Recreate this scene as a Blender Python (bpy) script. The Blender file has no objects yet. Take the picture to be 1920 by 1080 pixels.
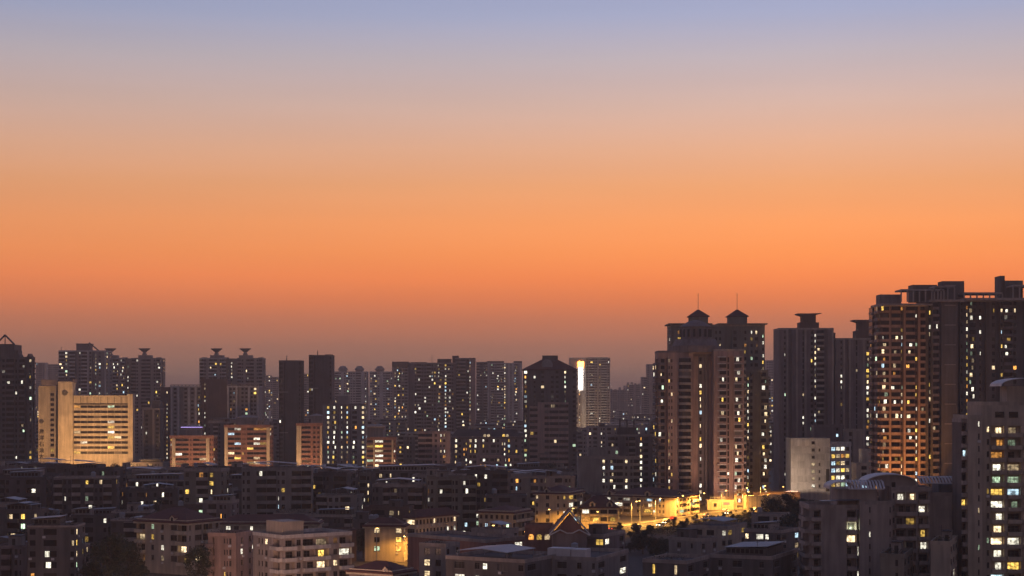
import bpy, math, random
from mathutils import Matrix, Vector
R = math.radians
rnd = random.Random(11)
sc = bpy.context.scene
COL = sc.collection

# ------------------------------------------------------------------ camera
FPX, HY, CAMZ = 3200.0, 745.0, 50.0          # focal length in photo pixels, horizon row, eye height
cam = bpy.data.cameras.new('camera'); camo = bpy.data.objects.new('camera', cam); COL.objects.link(camo)
camo.location = (0, 0, CAMZ); camo.rotation_euler = (R(90), 0, 0)
cam.sensor_width = 36.0; cam.lens = FPX / 1920.0 * 36.0
cam.shift_y = (HY - 540.0) / 1920.0
cam.clip_start = 1.0; cam.clip_end = 40000.0
sc.camera = camo
sc.view_settings.view_transform = 'Standard'; sc.view_settings.look = 'None'
sc.view_settings.exposure = 0.0; sc.view_settings.gamma = 1.0
sc.cycles.use_denoising = True
sc.cycles.max_bounces = 4; sc.cycles.diffuse_bounces = 2; sc.cycles.glossy_bounces = 2
sc.cycles.volume_bounces = 0; sc.cycles.transparent_max_bounces = 4
sc.cycles.sample_clamp_indirect = 3.0

def lin(c):
    return tuple((x / 255.0 / 12.92) if x / 255.0 <= 0.04045 else ((x / 255.0 + 0.055) / 1.055) ** 2.4 for x in c)

# ------------------------------------------------------------------ sky
SUN_AZ = R(10.0)                              # the afterglow stands a little to the east of the view axis
wd = bpy.data.worlds.new('World'); sc.world = wd; wd.use_nodes = True
wn = wd.node_tree; wn.nodes.clear(); L = wn.links.new
def N(t, **k):
    n = wn.nodes.new(t)
    for a, b in k.items(): setattr(n, a, b)
    return n
out = N('ShaderNodeOutputWorld'); bg = N('ShaderNodeBackground'); L(bg.outputs[0], out.inputs[0])
tc = N('ShaderNodeTexCoord'); sep = N('ShaderNodeSeparateXYZ'); L(tc.outputs['Generated'], sep.inputs[0])
def M1(op, a, b=None):
    n = N('ShaderNodeMath', operation=op)
    for i, v in enumerate((a, b)):
        if v is None: continue
        if isinstance(v, (int, float)): n.inputs[i].default_value = v
        else: L(v, n.inputs[i])
    return n.outputs[0]
zc = M1('MAXIMUM', sep.outputs[2], 0.0)
tt = M1('POWER', zc, 0.5)
def ramp(stops):
    r = N('ShaderNodeValToRGB'); e = r.color_ramp.elements
    r.color_ramp.interpolation = 'LINEAR'
    while len(e) < len(stops): e.new(0.5)
    for el, (p, c) in zip(e, stops): el.position = p; el.color = (*lin(c), 1)
    L(tt, r.inputs[0]); return r.outputs[0]
def T(y): return math.sqrt(max(0.0, (HY - y)) / math.hypot(FPX, HY - y))
glow = ramp([(0.0, (158, 124, 106)), (T(700), (160, 120, 102)), (T(650), (174, 118, 96)), (T(600), (205, 123, 88)),
             (T(560), (234, 130, 80)), (T(520), (253, 141, 80)), (T(475), (255, 152, 86)), (T(420), (252, 160, 98)),
             (T(350), (236, 164, 114)), (T(280), (226, 172, 140)), (T(200), (208, 176, 164)), (T(110), (184, 174, 182)),
             (T(30), (158, 166, 196)), (T(-160), (126, 142, 188)), (0.75, (84, 93, 136)), (1.0, (60, 67, 99))])
back = ramp([(0.0, (148, 110, 86)), (0.2, (138, 103, 89)), (0.35, (117, 96, 98)), (0.5, (102, 94, 109)), (0.75, (78, 81, 107)), (1.0, (60, 67, 99))])
ln = M1('SQRT', M1('ADD', M1('MULTIPLY', sep.outputs[0], sep.outputs[0]), M1('ADD', M1('MULTIPLY', sep.outputs[1], sep.outputs[1]), 1e-6)))
dt = M1('DIVIDE', M1('ADD', M1('MULTIPLY', sep.outputs[0], math.sin(SUN_AZ)), M1('MULTIPLY', sep.outputs[1], math.cos(SUN_AZ))), ln)
ang = M1('DIVIDE', M1('ARCCOSINE', M1('MINIMUM', M1('MAXIMUM', dt, -1.0), 1.0)), math.pi)
fac = M1('MINIMUM', M1('MULTIPLY', M1('POWER', ang, 1.05), 1.5), 1.0)
mx = N('ShaderNodeMix', data_type='RGBA'); L(fac, mx.inputs[0]); L(glow, mx.inputs[6]); L(back, mx.inputs[7])
sky = N('ShaderNodeTexSky', sky_type='NISHITA'); sky.sun_disc = False
sky.sun_elevation = R(0.3); sky.sun_rotation = SUN_AZ; sky.dust_density = 4.0; sky.air_density = 1.5
add = N('ShaderNodeMix', data_type='RGBA', blend_type='ADD'); add.inputs[0].default_value = 0.02
wmp = N('ShaderNodeMapping'); wmp.inputs['Scale'].default_value = (2.2, 2.2, 34); wmp.inputs['Rotation'].default_value = (0, R(2.0), 0); L(tc.outputs['Generated'], wmp.inputs[0])
wno = N('ShaderNodeTexNoise'); wno.inputs['Scale'].default_value = 1.3; wno.inputs['Detail'].default_value = 3; L(wmp.outputs[0], wno.inputs['Vector'])
wmr = N('ShaderNodeMapRange'); wmr.inputs[1].default_value = .3; wmr.inputs[2].default_value = .7; wmr.inputs[3].default_value = .978; wmr.inputs[4].default_value = 1.022; L(wno.outputs[0], wmr.inputs[0])
vsc = N('ShaderNodeVectorMath', operation='SCALE'); L(mx.outputs[2], vsc.inputs[0]); L(wmr.outputs[0], vsc.inputs['Scale'])
L(vsc.outputs[0], add.inputs[6]); L(sky.outputs[0], add.inputs[7]); L(add.outputs[2], bg.inputs[0])
bg.inputs[1].default_value = 1.10

sun = bpy.data.lights.new('sun', 'SUN'); sun.energy = 0.03; sun.angle = R(8); sun.color = (1, .6, .35)
suno = bpy.data.objects.new('sun', sun); COL.objects.link(suno)
suno.rotation_euler = (R(89.2), 0, R(180) - SUN_AZ)

# ------------------------------------------------------------------ materials
MATS = {}
def nodes(name):
    m = bpy.data.materials.new(name); m.use_nodes = True
    nt = m.node_tree; return m, nt, nt.nodes['Principled BSDF']
def wall_mat(name, c, rough=.85, streak=.35, tile=False):
    if name in MATS: return MATS[name]
    m, nt, p = nodes(name); n = nt.nodes.new; l = nt.links.new
    t = n('ShaderNodeTexCoord'); oi = n('ShaderNodeObjectInfo')
    ad = n('ShaderNodeVectorMath'); ad.operation = 'ADD'
    ml = n('ShaderNodeMath'); ml.operation = 'MULTIPLY'; ml.inputs[1].default_value = 90; l(oi.outputs['Random'], ml.inputs[0])
    l(t.outputs['Object'], ad.inputs[0]); l(ml.outputs[0], ad.inputs[1])
    mp = n('ShaderNodeMapping'); mp.inputs['Scale'].default_value = (.9, .9, .07); l(ad.outputs[0], mp.inputs[0])
    n1 = n('ShaderNodeTexNoise'); n1.inputs['Scale'].default_value = 1.0; n1.inputs['Detail'].default_value = 5; l(mp.outputs[0], n1.inputs['Vector'])
    n2 = n('ShaderNodeTexNoise'); n2.inputs['Scale'].default_value = .16; n2.inputs['Detail'].default_value = 4; l(ad.outputs[0], n2.inputs['Vector'])
    r1 = n('ShaderNodeMapRange'); r1.inputs[1].default_value = .35; r1.inputs[2].default_value = .7; r1.inputs[3].default_value = 1.0; r1.inputs[4].default_value = 1.0 - streak
    r2 = n('ShaderNodeMapRange'); r2.inputs[1].default_value = .3; r2.inputs[2].default_value = .7; r2.inputs[3].default_value = .78; r2.inputs[4].default_value = 1.12
    l(n1.outputs[0], r1.inputs[0]); l(n2.outputs[0], r2.inputs[0])
    mu = n('ShaderNodeMath'); mu.operation = 'MULTIPLY'; l(r1.outputs[0], mu.inputs[0]); l(r2.outputs[0], mu.inputs[1])
    vm = n('ShaderNodeVectorMath'); vm.operation = 'SCALE'; vm.inputs[0].default_value = c; l(mu.outputs[0], vm.inputs['Scale'])
    l(vm.outputs[0], p.inputs['Base Color']); p.inputs['Roughness'].default_value = rough
    if tile:
        w = n('ShaderNodeTexWave'); w.bands_direction = 'Z'; w.inputs['Scale'].default_value = 1.6; l(t.outputs['Object'], w.inputs['Vector'])
        b = n('ShaderNodeBump'); b.inputs['Strength'].default_value = .6; b.inputs['Distance'].default_value = .1; l(w.outputs[1], b.inputs['Height']); l(b.outputs[0], p.inputs['Normal'])
    MATS[name] = m; return m
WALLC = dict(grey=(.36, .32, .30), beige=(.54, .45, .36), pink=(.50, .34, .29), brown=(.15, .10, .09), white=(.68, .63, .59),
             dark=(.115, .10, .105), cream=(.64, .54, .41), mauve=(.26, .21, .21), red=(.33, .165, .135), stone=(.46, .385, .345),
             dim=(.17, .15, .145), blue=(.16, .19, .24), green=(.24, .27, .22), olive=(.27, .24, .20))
def W_(k): return wall_mat('wall_' + k, WALLC[k])
ROOF = wall_mat('roof_felt', (.10, .09, .09)); TILE = wall_mat('roof_tile', (.125, .042, .036), .8, .3, True)
METAL = wall_mat('sheet_metal', (.34, .37, .42), .45, .25); STEEL = wall_mat('steel', (.12, .11, .11), .5); CONC = wall_mat('concrete', (.33, .30, .28))
WHITE = wall_mat('white_metal', (.72, .70, .70), .5, .15); BLACKM = wall_mat('black_paint', (.02, .02, .02), .6)
def glass_mat():
    m, nt, p = nodes('window_glass'); n = nt.nodes.new; l = nt.links.new
    g = n('ShaderNodeNewGeometry'); oi = n('ShaderNodeObjectInfo')
    a = n('ShaderNodeMath'); a.operation = 'ADD'; l(g.outputs['Random Per Island'], a.inputs[0]); l(oi.outputs['Random'], a.inputs[1])
    f = n('ShaderNodeMath'); f.operation = 'FRACT'; l(a.outputs[0], f.inputs[0])
    r = n('ShaderNodeValToRGB'); e = r.color_ramp.elements; r.color_ramp.interpolation = 'CONSTANT'
    e[0].position = 0; e[0].color = (.012, .012, .015, 1); e[1].position = .7; e[1].color = (.025, .022, .022, 1)
    q = e.new(.88); q.color = (.08, .07, .06, 1); q = e.new(.96); q.color = (.18, .16, .15, 1)
    l(f.outputs[0], r.inputs[0]); l(r.outputs[0], p.inputs['Base Color'])
    p.inputs['Roughness'].default_value = .25; p.inputs['Specular IOR Level'].default_value = .35
    return m
GLASS = glass_mat()
def lit_mat(name, cols, s0, s1):
    m, nt, p = nodes(name); n = nt.nodes.new; l = nt.links.new
    oi = n('ShaderNodeObjectInfo'); t = n('ShaderNodeTexCoord')
    r = n('ShaderNodeValToRGB'); r.color_ramp.interpolation = 'CONSTANT'; e = r.color_ramp.elements
    while len(e) < len(cols): e.new(.5)
    for i, (el, c) in enumerate(zip(e, cols)): el.position = i / len(cols); el.color = (*c, 1)
    ge = n('ShaderNodeNewGeometry'); sm = n('ShaderNodeMath'); sm.operation = 'ADD'; l(ge.outputs['Random Per Island'], sm.inputs[0]); l(oi.outputs['Random'], sm.inputs[1])
    fq = n('ShaderNodeMath'); fq.operation = 'FRACT'; l(sm.outputs[0], fq.inputs[0]); l(fq.outputs[0], r.inputs[0])
    h = n('ShaderNodeMath'); h.operation = 'MULTIPLY'; h.inputs[1].default_value = 7.31; l(fq.outputs[0], h.inputs[0])
    fr = n('ShaderNodeMath'); fr.operation = 'FRACT'; l(h.outputs[0], fr.inputs[0])
    st = n('ShaderNodeMapRange'); st.inputs[3].default_value = s0; st.inputs[4].default_value = s1; l(fr.outputs[0], st.inputs[0])
    ad = n('ShaderNodeVectorMath'); ad.operation = 'ADD'; l(t.outputs['Generated'], ad.inputs[0])
    m9 = n('ShaderNodeMath'); m9.operation = 'MULTIPLY'; m9.inputs[1].default_value = 40; l(oi.outputs['Random'], m9.inputs[0]); l(m9.outputs[0], ad.inputs[1])
    no = n('ShaderNodeTexNoise'); no.inputs['Scale'].default_value = 2.6; no.inputs['Detail'].default_value = 2; l(ad.outputs[0], no.inputs['Vector'])
    mr = n('ShaderNodeMapRange'); mr.inputs[1].default_value = .36; mr.inputs[2].default_value = .6; mr.inputs[3].default_value = .22; mr.inputs[4].default_value = 1.15; l(no.outputs[0], mr.inputs[0])
    mu = n('ShaderNodeMath'); mu.operation = 'MULTIPLY'; l(st.outputs[0], mu.inputs[0]); l(mr.outputs[0], mu.inputs[1])
    l(r.outputs[0], p.inputs['Emission Color']); l(mu.outputs[0], p.inputs['Emission Strength']); p.inputs['Base Color'].default_value = (.1, .09, .08, 1)
    m.cycles.emission_sampling = 'NONE'
    return m
WARM, WH, YEL, GRN, ORG, CYN = (1, .74, .42), (1, .93, .74), (1, .62, .12), (.72, 1, .66), (1, .42, .08), (.6, .85, 1)
LIT = lit_mat('lit_room', [WH, WARM, YEL, WH, WARM, WH, GRN, YEL, WARM, WH, ORG, WH, WARM, CYN, YEL], .12, 2.6)
LITY = lit_mat('lit_warm', [WARM, YEL, WH, ORG, WARM, YEL], .6, 2.2)
def emit_mat(name, c, s, sample=False):
    m, nt, p = nodes(name); p.inputs['Emission Color'].default_value = (*c, 1); p.inputs['Emission Strength'].default_value = s
    p.inputs['Base Color'].default_value = (.05, .05, .05, 1)
    if not sample: m.cycles.emission_sampling = 'NONE'
    return m
SODIUM = emit_mat('sodium_lamp', (1, .55, .12), 14); SIGNW = emit_mat('led_white', (1, .93, .85), 10); SIGNO = emit_mat('led_orange', (1, .33, .06), 14)
PURPLE = emit_mat('led_violet', (.55, .4, 1), 1.6); REDL = emit_mat('red_light', (1, .06, .05), 3); HEADL = emit_mat('headlight', (1, .85, .6), 12)
LEAF = wall_mat('leaf', (.035, .05, .022), .7, .2); BARK = wall_mat('bark', (.06, .045, .035))
ASPH = wall_mat('asphalt', (.06, .055, .055), .8); PAVE = wall_mat('pavement', (.22, .20, .18)); PAINT = wall_mat('road_paint', (.7, .68, .6), .6)

# ------------------------------------------------------------------ mesh helpers
class MB:
    def __init__(s): s.v = []; s.f = []; s.m = []; s.F = (1, 0, 0, 0)
    def P(s, x, y, z):
        c, q, tx, ty = s.F; s.v.append((c * x - q * y + tx, q * x + c * y + ty, z)); return len(s.v) - 1
    def face(s, pts, m=0): s.f.append([s.P(*p) for p in pts]); s.m.append(m)
    def box(s, x0, x1, y0, y1, z0, z1, m=0, bottom=True):
        b = [s.P(x, y, z) for z in (z0, z1) for (x, y) in ((x0, y0), (x1, y0), (x1, y1), (x0, y1))]
        fs = [(0, 1, 5, 4), (1, 2, 6, 5), (2, 3, 7, 6), (3, 0, 4, 7), (4, 5, 6, 7)] + ([(3, 2, 1, 0)] if bottom else [])
        for f in fs: s.f.append([b[i] for i in f]); s.m.append(m)
    def prism(s, pts, y0, y1, m=0):            # polygon in x-z extruded along y
        n = len(pts); a = [s.P(x, y0, z) for x, z in pts]; b = [s.P(x, y1, z) for x, z in pts]
        s.f.append(a); s.f.append(b[::-1]); s.m += [m, m]
        for i in range(n): j = (i + 1) % n; s.f.append([a[i], b[i], b[j], a[j]]); s.m.append(m)
    def lathe(s, cx, cy, prof, n=16, m=0):     # profile of (radius, z)
        rs = [[s.P(cx + r * math.cos(2 * math.pi * k / n), cy + r * math.sin(2 * math.pi * k / n), z) for k in range(n)] for r, z in prof]
        for a, b in zip(rs, rs[1:]):
            for k in range(n): j = (k + 1) % n; s.f.append([a[k], a[j], b[j], b[k]]); s.m.append(m)
        s.f.append(rs[0][::-1]); s.f.append(rs[-1]); s.m += [m, m]
    def bar(s, a, b, r=.1, m=0):               # square bar between two points
        a, b = Vector(a), Vector(b); d = (b - a).normalized(); u = d.cross(Vector((0, 0, 1)))
        u = (Vector((1, 0, 0)) if u.length < 1e-3 else u.normalized()); w = d.cross(u)
        p = [q + (u * i + w * j) * r for q in (a, b) for i, j in ((-1, -1), (1, -1), (1, 1), (-1, 1))]
        i = [s.P(*q) for q in p]
        for f in ((0, 1, 5, 4), (1, 2, 6, 5), (2, 3, 7, 6), (3, 0, 4, 7), (4, 5, 6, 7), (3, 2, 1, 0)): s.f.append([i[k] for k in f]); s.m.append(m)
    def hip(s, x0, x1, y0, y1, z, h, ov=.6, m=0, ridge=None):
        x0 -= ov; x1 += ov; y0 -= ov; y1 += ov; w, d = x1 - x0, y1 - y0; q = min(w, d) / 2 * (1 if ridge is None else ridge)
        a = [s.P(x, y, z) for x, y in ((x0, y0), (x1, y0), (x1, y1), (x0, y1))]
        b = [s.P(x, y, z - .35) for x, y in ((x0, y0), (x1, y0), (x1, y1), (x0, y1))]
        if w >= d: r = [s.P(x0 + q, (y0 + y1) / 2, z + h), s.P(x1 - q, (y0 + y1) / 2, z + h)]; fs = [[a[0], a[1], r[1], r[0]], [a[1], a[2], r[1]], [a[2], a[3], r[0], r[1]], [a[3], a[0], r[0]]]
        else: r = [s.P((x0 + x1) / 2, y0 + q, z + h), s.P((x0 + x1) / 2, y1 - q, z + h)]; fs = [[a[0], a[1], r[0]], [a[1], a[2], r[1], r[0]], [a[2], a[3], r[1]], [a[3], a[0], r[0], r[1]]]
        for f in fs: s.f.append(f); s.m.append(m)
        for i in range(4): j = (i + 1) % 4; s.f.append([b[i], b[j], a[j], a[i]]); s.m.append(m)
        s.f.append(b[::-1]); s.m.append(m)
    def mesh(s, name, mats):
        me = bpy.data.meshes.new(name); me.from_pydata(s.v, [], s.f)
        for m in mats: me.materials.append(m)
        if any(s.m): me.polygons.foreach_set('material_index', s.m)
        me.update(); return me
    def build(s, name, mats, parent=None, M=None, stuff=False):
        if not s.f: return None
        return place(name, s.mesh(name, mats if isinstance(mats, (list, tuple)) else [mats]), parent, M, stuff)
def place(name, me, parent=None, M=None, stuff=False):
    o = bpy.data.objects.new(name, me); COL.objects.link(o)
    if parent: o.parent = parent
    if M is not None: o.matrix_basis = M
    if stuff: o['kind'] = 'stuff'
    return o
def tag(o, label, cat, group=None, kind=None):
    o['label'] = label; o['category'] = cat
    if group: o['group'] = group
    if kind: o['kind'] = kind
    return o
def empty(name, M):
    o = bpy.data.objects.new(name, None); COL.objects.link(o); o.matrix_basis = M; return o
def X(px, d): return (px - 960.0) / FPX * d
def Z(py, d): return CAMZ + (HY - py) / FPX * d
def ID(): return Matrix.Identity(4)
def RT(x, y, z=0, a=0): return Matrix.Translation((x, y, z)) @ Matrix.Rotation(a, 4, 'Z')

# ------------------------------------------------------------------ windows
WCACHE = {}
def window_mesh(w, h, lit, kind='w'):
    k = (round(w, 1), round(h, 1), lit, kind)
    if k in WCACHE: return WCACHE[k]
    b = MB(); w, h = k[0], k[1]; t = .06
    b.box(-w / 2, w / 2, .0, .03, 0, h, 0)                                   # pane
    for x0, x1, z0, z1 in ((-w / 2, -w / 2 + t, 0, h), (w / 2 - t, w / 2, 0, h), (-w / 2 + t, w / 2 - t, 0, t), (-w / 2 + t, w / 2 - t, h - t, h)):
        b.box(x0, x1, -.05, -.002, z0, z1, 1)
    nm = max(1, int(w / .85)); 
    for i in range(1, nm + (1 if nm == 1 else 0)):
        x = -w / 2 + w * i / max(nm, 2) if nm > 1 else 0
        b.box(x - .03, x + .03, -.05, -.002, t, h - t, 1)
    if h > 1.2: b.box(-w / 2 + t, w / 2 - t, -.052, -.003, h * .68, h * .68 + .05, 1)
    if kind == 'w': b.box(-w / 2 - .12, w / 2 + .12, -.32, -.06, -.14, -.02, 2)  # sill
    me = b.mesh('window', [{0: GLASS, 1: LIT, 2: LITY}[lit], STEEL, CONC]); WCACHE[k] = me; return me
b = MB(); b.box(0, 1, 0, .04, 0, 1); UNITLIT = {1: b.mesh('lit_window', [LIT]), 2: b.mesh('lit_window', [LITY])}
BCACHE = {}
def balcony_mesh(w, mat, fh):
    k = (round(w, 1), mat.name)
    if k in BCACHE: return BCACHE[k]
    b = MB(); w = k[0]; p = 1.1
    b.box(-w / 2, w / 2, -p, .0, -.12, .06)
    b.box(-w / 2, w / 2, -p, -p + .1, .06, .85); b.box(-w / 2, -w / 2 + .1, -p + .1, 0, .06, .85); b.box(w / 2 - .1, w / 2, -p + .1, 0, .06, .85)
    b.box(-w / 2, w / 2, -p - .03, -p + .08, 1.0, 1.06, 1)
    n = max(2, int(w / .8))
    for i in range(n + 1): x = -w / 2 + .04 + (w - .08) * i / n; b.box(x - .025, x + .025, -p + .01, -p + .06, .85, 1.0, 1)
    me = b.mesh('balcony', [mat, STEEL]); BCACHE[k] = me; return me

# column types: weight, offset, kind, width share, sill, head
CH = {'.': (1, 0, None), '-': (.4, 0, None), 'p': (.45, .35, None), 'P': (1.2, .35, None), 'G': (.8, -1.3, None),
      'w': (1, 0, 'win', .58, .32, .82), 'W': (1.6, 0, 'win', .8, .3, .84), 'n': (.7, 0, 'win', .5, .34, .8), 't': (.6, 0, 'win', .55, .12, .88),
      'r': (1, 0, 'win', .95, .36, .84), 'R': (2.4, 0, 'win', .96, .36, .86), 'B': (1.5, .7, 'win', .88, .3, .85), 'g': (.8, -1.3, 'win', .72, .28, .82),
      's': (.6, 0, 'stair', .5, .75, 1.2), 'b': (1.8, 0, 'bal', .97, .0, .88)}
SKYL = []      # skyline of the hand-placed things: pixel range, distance, top row
FOOT = []      # footprints and what the photo shows of them: (x0, x1, y0, y1, px0, px1, d, visible bottom row)

class Ctx:
    def __init__(s, root, M, wall, trim, lit, indiv, warm=False, dens=1):
        s.root, s.M, s.wall, s.trim, s.lit, s.indiv, s.warm = root, M, wall, trim, lit * (1.0 if indiv else 1.6), indiv, warm
        s.wm, s.pm, s.bm, s.am, s.lm = MB(), MB(), MB(), MB(), MB(); s.nlit = 0; s.far = (root.matrix_basis @ M).translation.y > 1000
    def setF(s, F):
        for m in (s.wm, s.pm, s.bm, s.am, s.lm): m.F = F
        s.F = F; c, q, tx, ty = F; s.FM = Matrix(((c, -q, 0, tx), (q, c, 0, ty), (0, 0, 1, 0), (0, 0, 0, 1)))
    def pane(s, x0, x1, y, z0, z1, p, kind='w'):
        lit = 0
        if rnd.random() < p: lit = 2 if (s.warm and rnd.random() < .7) else 1; s.nlit += 1
        if s.indiv:
            place('window', window_mesh(x1 - x0, z1 - z0, lit, kind), s.root, s.M @ s.FM @ Matrix.Translation(((x0 + x1) / 2, y - .02, z0)))
        else:
            s.pm.face([(x0, y, z0), (x1, y, z0), (x1, y, z1), (x0, y, z1)])
            if lit:
                if x1 - x0 > 1.9: f0 = rnd.uniform(0, .6); f1 = f0 + rnd.uniform(.22, .4)
                else: f0, f1 = (0, 1) if rnd.random() < .5 else sorted((rnd.uniform(0, .45), rnd.uniform(.55, 1)))
                xa, xb = x0 + (x1 - x0) * f0, x0 + (x1 - x0) * f1
                zt = z1 if z1 - z0 < 2 else z0 + (z1 - z0) * .85
                zb = z0 if z1 - z0 < 2 else z0 + (z1 - z0) * .3
                if s.far: s.lm.face([(xa, y - .06, zb), (xb, y - .06, zb), (xb, y - .06, zt), (xa, y - .06, zt)])
                else: place('lit_window', UNITLIT[lit], s.root, s.M @ s.FM @ Matrix.Translation((xa, y - .06, zb)) @ Matrix.Diagonal((xb - xa, 1, zt - zb, 1)))
    def facade(s, W, z0, fh, nf, pat, z1=None, ac=0.0, band=False):
        z1 = z1 or z0 + nf * fh; w_ = s.wm; tot = sum(CH[c][0] for c in pat); x = 0; py = 0
        for ch in pat + '|':
            if ch == '|': y = 0
            else: wt, off, kind = CH[ch][:3]; y = -off; w = wt / tot * W
            if y != py:
                w_.face([(x, py, z0), (x, y, z0), (x, y, z1), (x, py, z1)])
            if ch == '|': break
            mi = 1 if ch in 'pP' else 0
            if y != 0:
                for z in (z0, z1): w_.face([(x, y, z), (x + w, y, z), (x + w, 0, z), (x, 0, z)], mi)
            pc = s.lit * (.2 + 3.6 * rnd.random() ** 2.2)
            if kind is None: w_.face([(x, y, z0), (x + w, y, z0), (x + w, y, z1), (x, y, z1)], mi)
            else:
                fr, si, he = CH[ch][3:]; m = w * (1 - fr) / 2; a, c = x + m, x + w - m
                if kind == 'stair': pc = max(.0, min(.8, s.lit * 6))
                w_.face([(x, y, z0), (a, y, z0), (a, y, z1), (x, y, z1)]); w_.face([(c, y, z0), (x + w, y, z0), (x + w, y, z1), (c, y, z1)])
                top = z0
                for i in range(nf):
                    zb = z0 + i * fh
                    if kind == 'bal':
                        zs, zh, r = zb + .04, zb + he * fh, 1.2
                    else:
                        zs, zh, r = zb + si * fh, zb + he * fh, .22
                        if zh > z1 - .1: continue
                    if zs > top: w_.face([(a, y, top), (c, y, top), (c, y, zs), (a, y, zs)])
                    w_.face([(a, y, zs), (c, y, zs), (c, y + r, zs), (a, y + r, zs)]); w_.face([(a, y + r, zh), (c, y + r, zh), (c, y, zh), (a, y, zh)])
                    w_.face([(a, y, zs), (a, y + r, zs), (a, y + r, zh), (a, y, zh)]); w_.face([(c, y + r, zs), (c, y, zs), (c, y, zh), (c, y + r, zh)])
                    top = zh
                    if kind == 'bal':
                        if s.indiv:
                            w_.face([(a, y + r, zs), (c, y + r, zs), (c, y + r, zh), (a, y + r, zh)])
                            place('balcony', balcony_mesh(c - a + .1, s.trim, fh), s.root, s.M @ s.FM @ Matrix.Translation(((a + c) / 2, y, zb)))
                        else:
                            s.bm.box(a - .05, c + .05, y - 1.0, y + .0, zb - .1, zb + .95, 0)
                        if rnd.random() < .35 and not s.indiv:
                            s.pane(a, c, y - .9, zb + .95, zh, pc)
                            s.bm.box(a - .05, c + .05, y - 1.0, y, zh, zh + .12, 0)
                        elif s.indiv:
                            k = rnd.choice((.45, .6, .9)); u = a + (c - a) * rnd.uniform(.03, .97 - k)
                            s.pane(u, u + (c - a) * k, y + r - .03, zb + .1, zb + 2.25, pc, 'd')
                        else: s.pane(a, c, y + r, zs, zh, pc)
                    else:
                        s.pane(a, c, y + r, zs, zh, pc)
                        if rnd.random() < ac:
                            u = rnd.uniform(a - .2, c - .6); s.am.box(u, u + .8, y - .4, y - .04, zs - .85, zs - .25)
                if top < z1: w_.face([(a, y, top), (c, y, top), (c, y, z1), (a, y, z1)])
            x += w; py = y
        if band:
            for i in range(nf + 1): 
                zz = z0 + i * fh; s.bm.box(-.02, W + .02, -.22, -.005, zz - .12, zz + .16, 0)
    def finish(s, extra=''):
        s.wm.build('wall', [s.wall, s.trim], s.root, s.M)
        s.pm.build('dark_window_panes', GLASS, s.root, s.M, True)
        s.lm.build('lit_window_panes', LIT, s.root, s.M, True)
        s.bm.build('balcony_ledges', s.trim, s.root, s.M, True); s.am.build('air_conditioning_units', WHITE, s.root, s.M, True)

def block(root, M, W, D, H, fh, front, right='', left='', back='', wall='grey', trim=None, lit=.08, indiv=False, z0=0.0, nf=None, ac=0.0,
          roof=True, parapet=.9, band=False, warm=False, top=0.0):
    """one box of a building: facades with real openings, roof sheet and parapet.  top = blank metres under the roof"""
    c = Ctx(root, M, W_(wall), W_(trim or wall), lit, indiv, warm)
    n = nf or int((H - z0 - top - .1) / fh); zs = H - top - n * fh
    for pat, F, w in ((front, (1, 0, 0, 0), W), (right, (0, 1, W, 0), D), (left, (0, -1, 0, D), D), (back, (-1, 0, W, D), W)):
        c.setF(F)
        if zs > z0 + .01: c.wm.face([(0, 0, z0), (w, 0, z0), (w, 0, zs), (0, 0, zs)])
        if top > 0: c.wm.face([(0, 0, H - top), (w, 0, H - top), (w, 0, H), (0, 0, H)])
        if pat: c.facade(w, zs, fh, n, pat, H - top, ac, band)
        else: c.wm.face([(0, 0, zs), (w, 0, zs), (w, 0, H - top), (0, 0, H - top)])
    c.setF((1, 0, 0, 0)); c.finish()
    if roof:
        r = MB(); r.face([(0, 0, H), (W, 0, H), (W, D, H), (0, D, H)]); r.build('roof', ROOF, root, M)
        if parapet:
            p = MB(); t = .22
            p.box(-.06, W + .06, -.06, t, H + .004, H + parapet); p.box(-.06, W + .06, D - t, D + .06, H + .004, H + parapet)
            p.box(-.06, t, t, D - t, H + .004, H + parapet); p.box(W - t, W + .06, t, D - t, H + .004, H + parapet); p.build('parapet', W_(trim or wall), root, M)
    return c.nlit

def site(xl, xr, d, xc=None, th=0.0):
    """width, depth-length and matrix for a box whose near corner stands at pixel column xc and distance d, turned by th degrees"""
    t = R(th)
    if xc is None:
        return (xr - xl) / FPX * d, None, RT(X(xl, d), d)
    cx, cy = X(xc, d), d; a, b2 = xl - 960.0, xr - 960.0
    Lw = (FPX * cx - a * cy) / (FPX * math.cos(t) + a * math.sin(t)); Rw = (b2 * cy - FPX * cx) / (FPX * math.sin(t) - b2 * math.cos(t))
    return Lw, Rw, RT(cx - Lw * math.cos(t), cy + Lw * math.sin(t), 0, -t)
def foot(M, W, D, yb=None, px=None, yt=None):
    c = [M @ Vector(p) for p in ((0, 0, 0), (W, 0, 0), (W, D, 0), (0, D, 0))]
    xs, ys = [p.x for p in c], [p.y for p in c]; px_ = [960 + FPX * p.x / p.y for p in c]
    FOOT.append((min(xs), max(xs), min(ys), max(ys), min(px_), max(px_), min(ys), yb))
    if yt: SKYL.append((0, 0, 0, 0, min(px_), max(px_), min(ys), 0, yt))
def house(name, label, cat, xl, xr, yt, d, depth, front, right='', left='', xc=None, th=0, fh=3.0, yb=None, group=None, **k):
    W, D, M = site(xl, xr, d, xc, th); D = min(D, 2.0 * depth) if (D and D > 0) else depth
    H = Z(yt, d); root = empty(name, M); tag(root, label, cat, group); foot(M, W, D, yb, None, yt)
    block(root, ID(), W, D, H, fh, front, right, left, **k)
    return root, W, D, H
def part(root, mb, name, mat, stuff=False, M=None): return mb.build(name, mat, root, M if M is not None else ID(), stuff)
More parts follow.
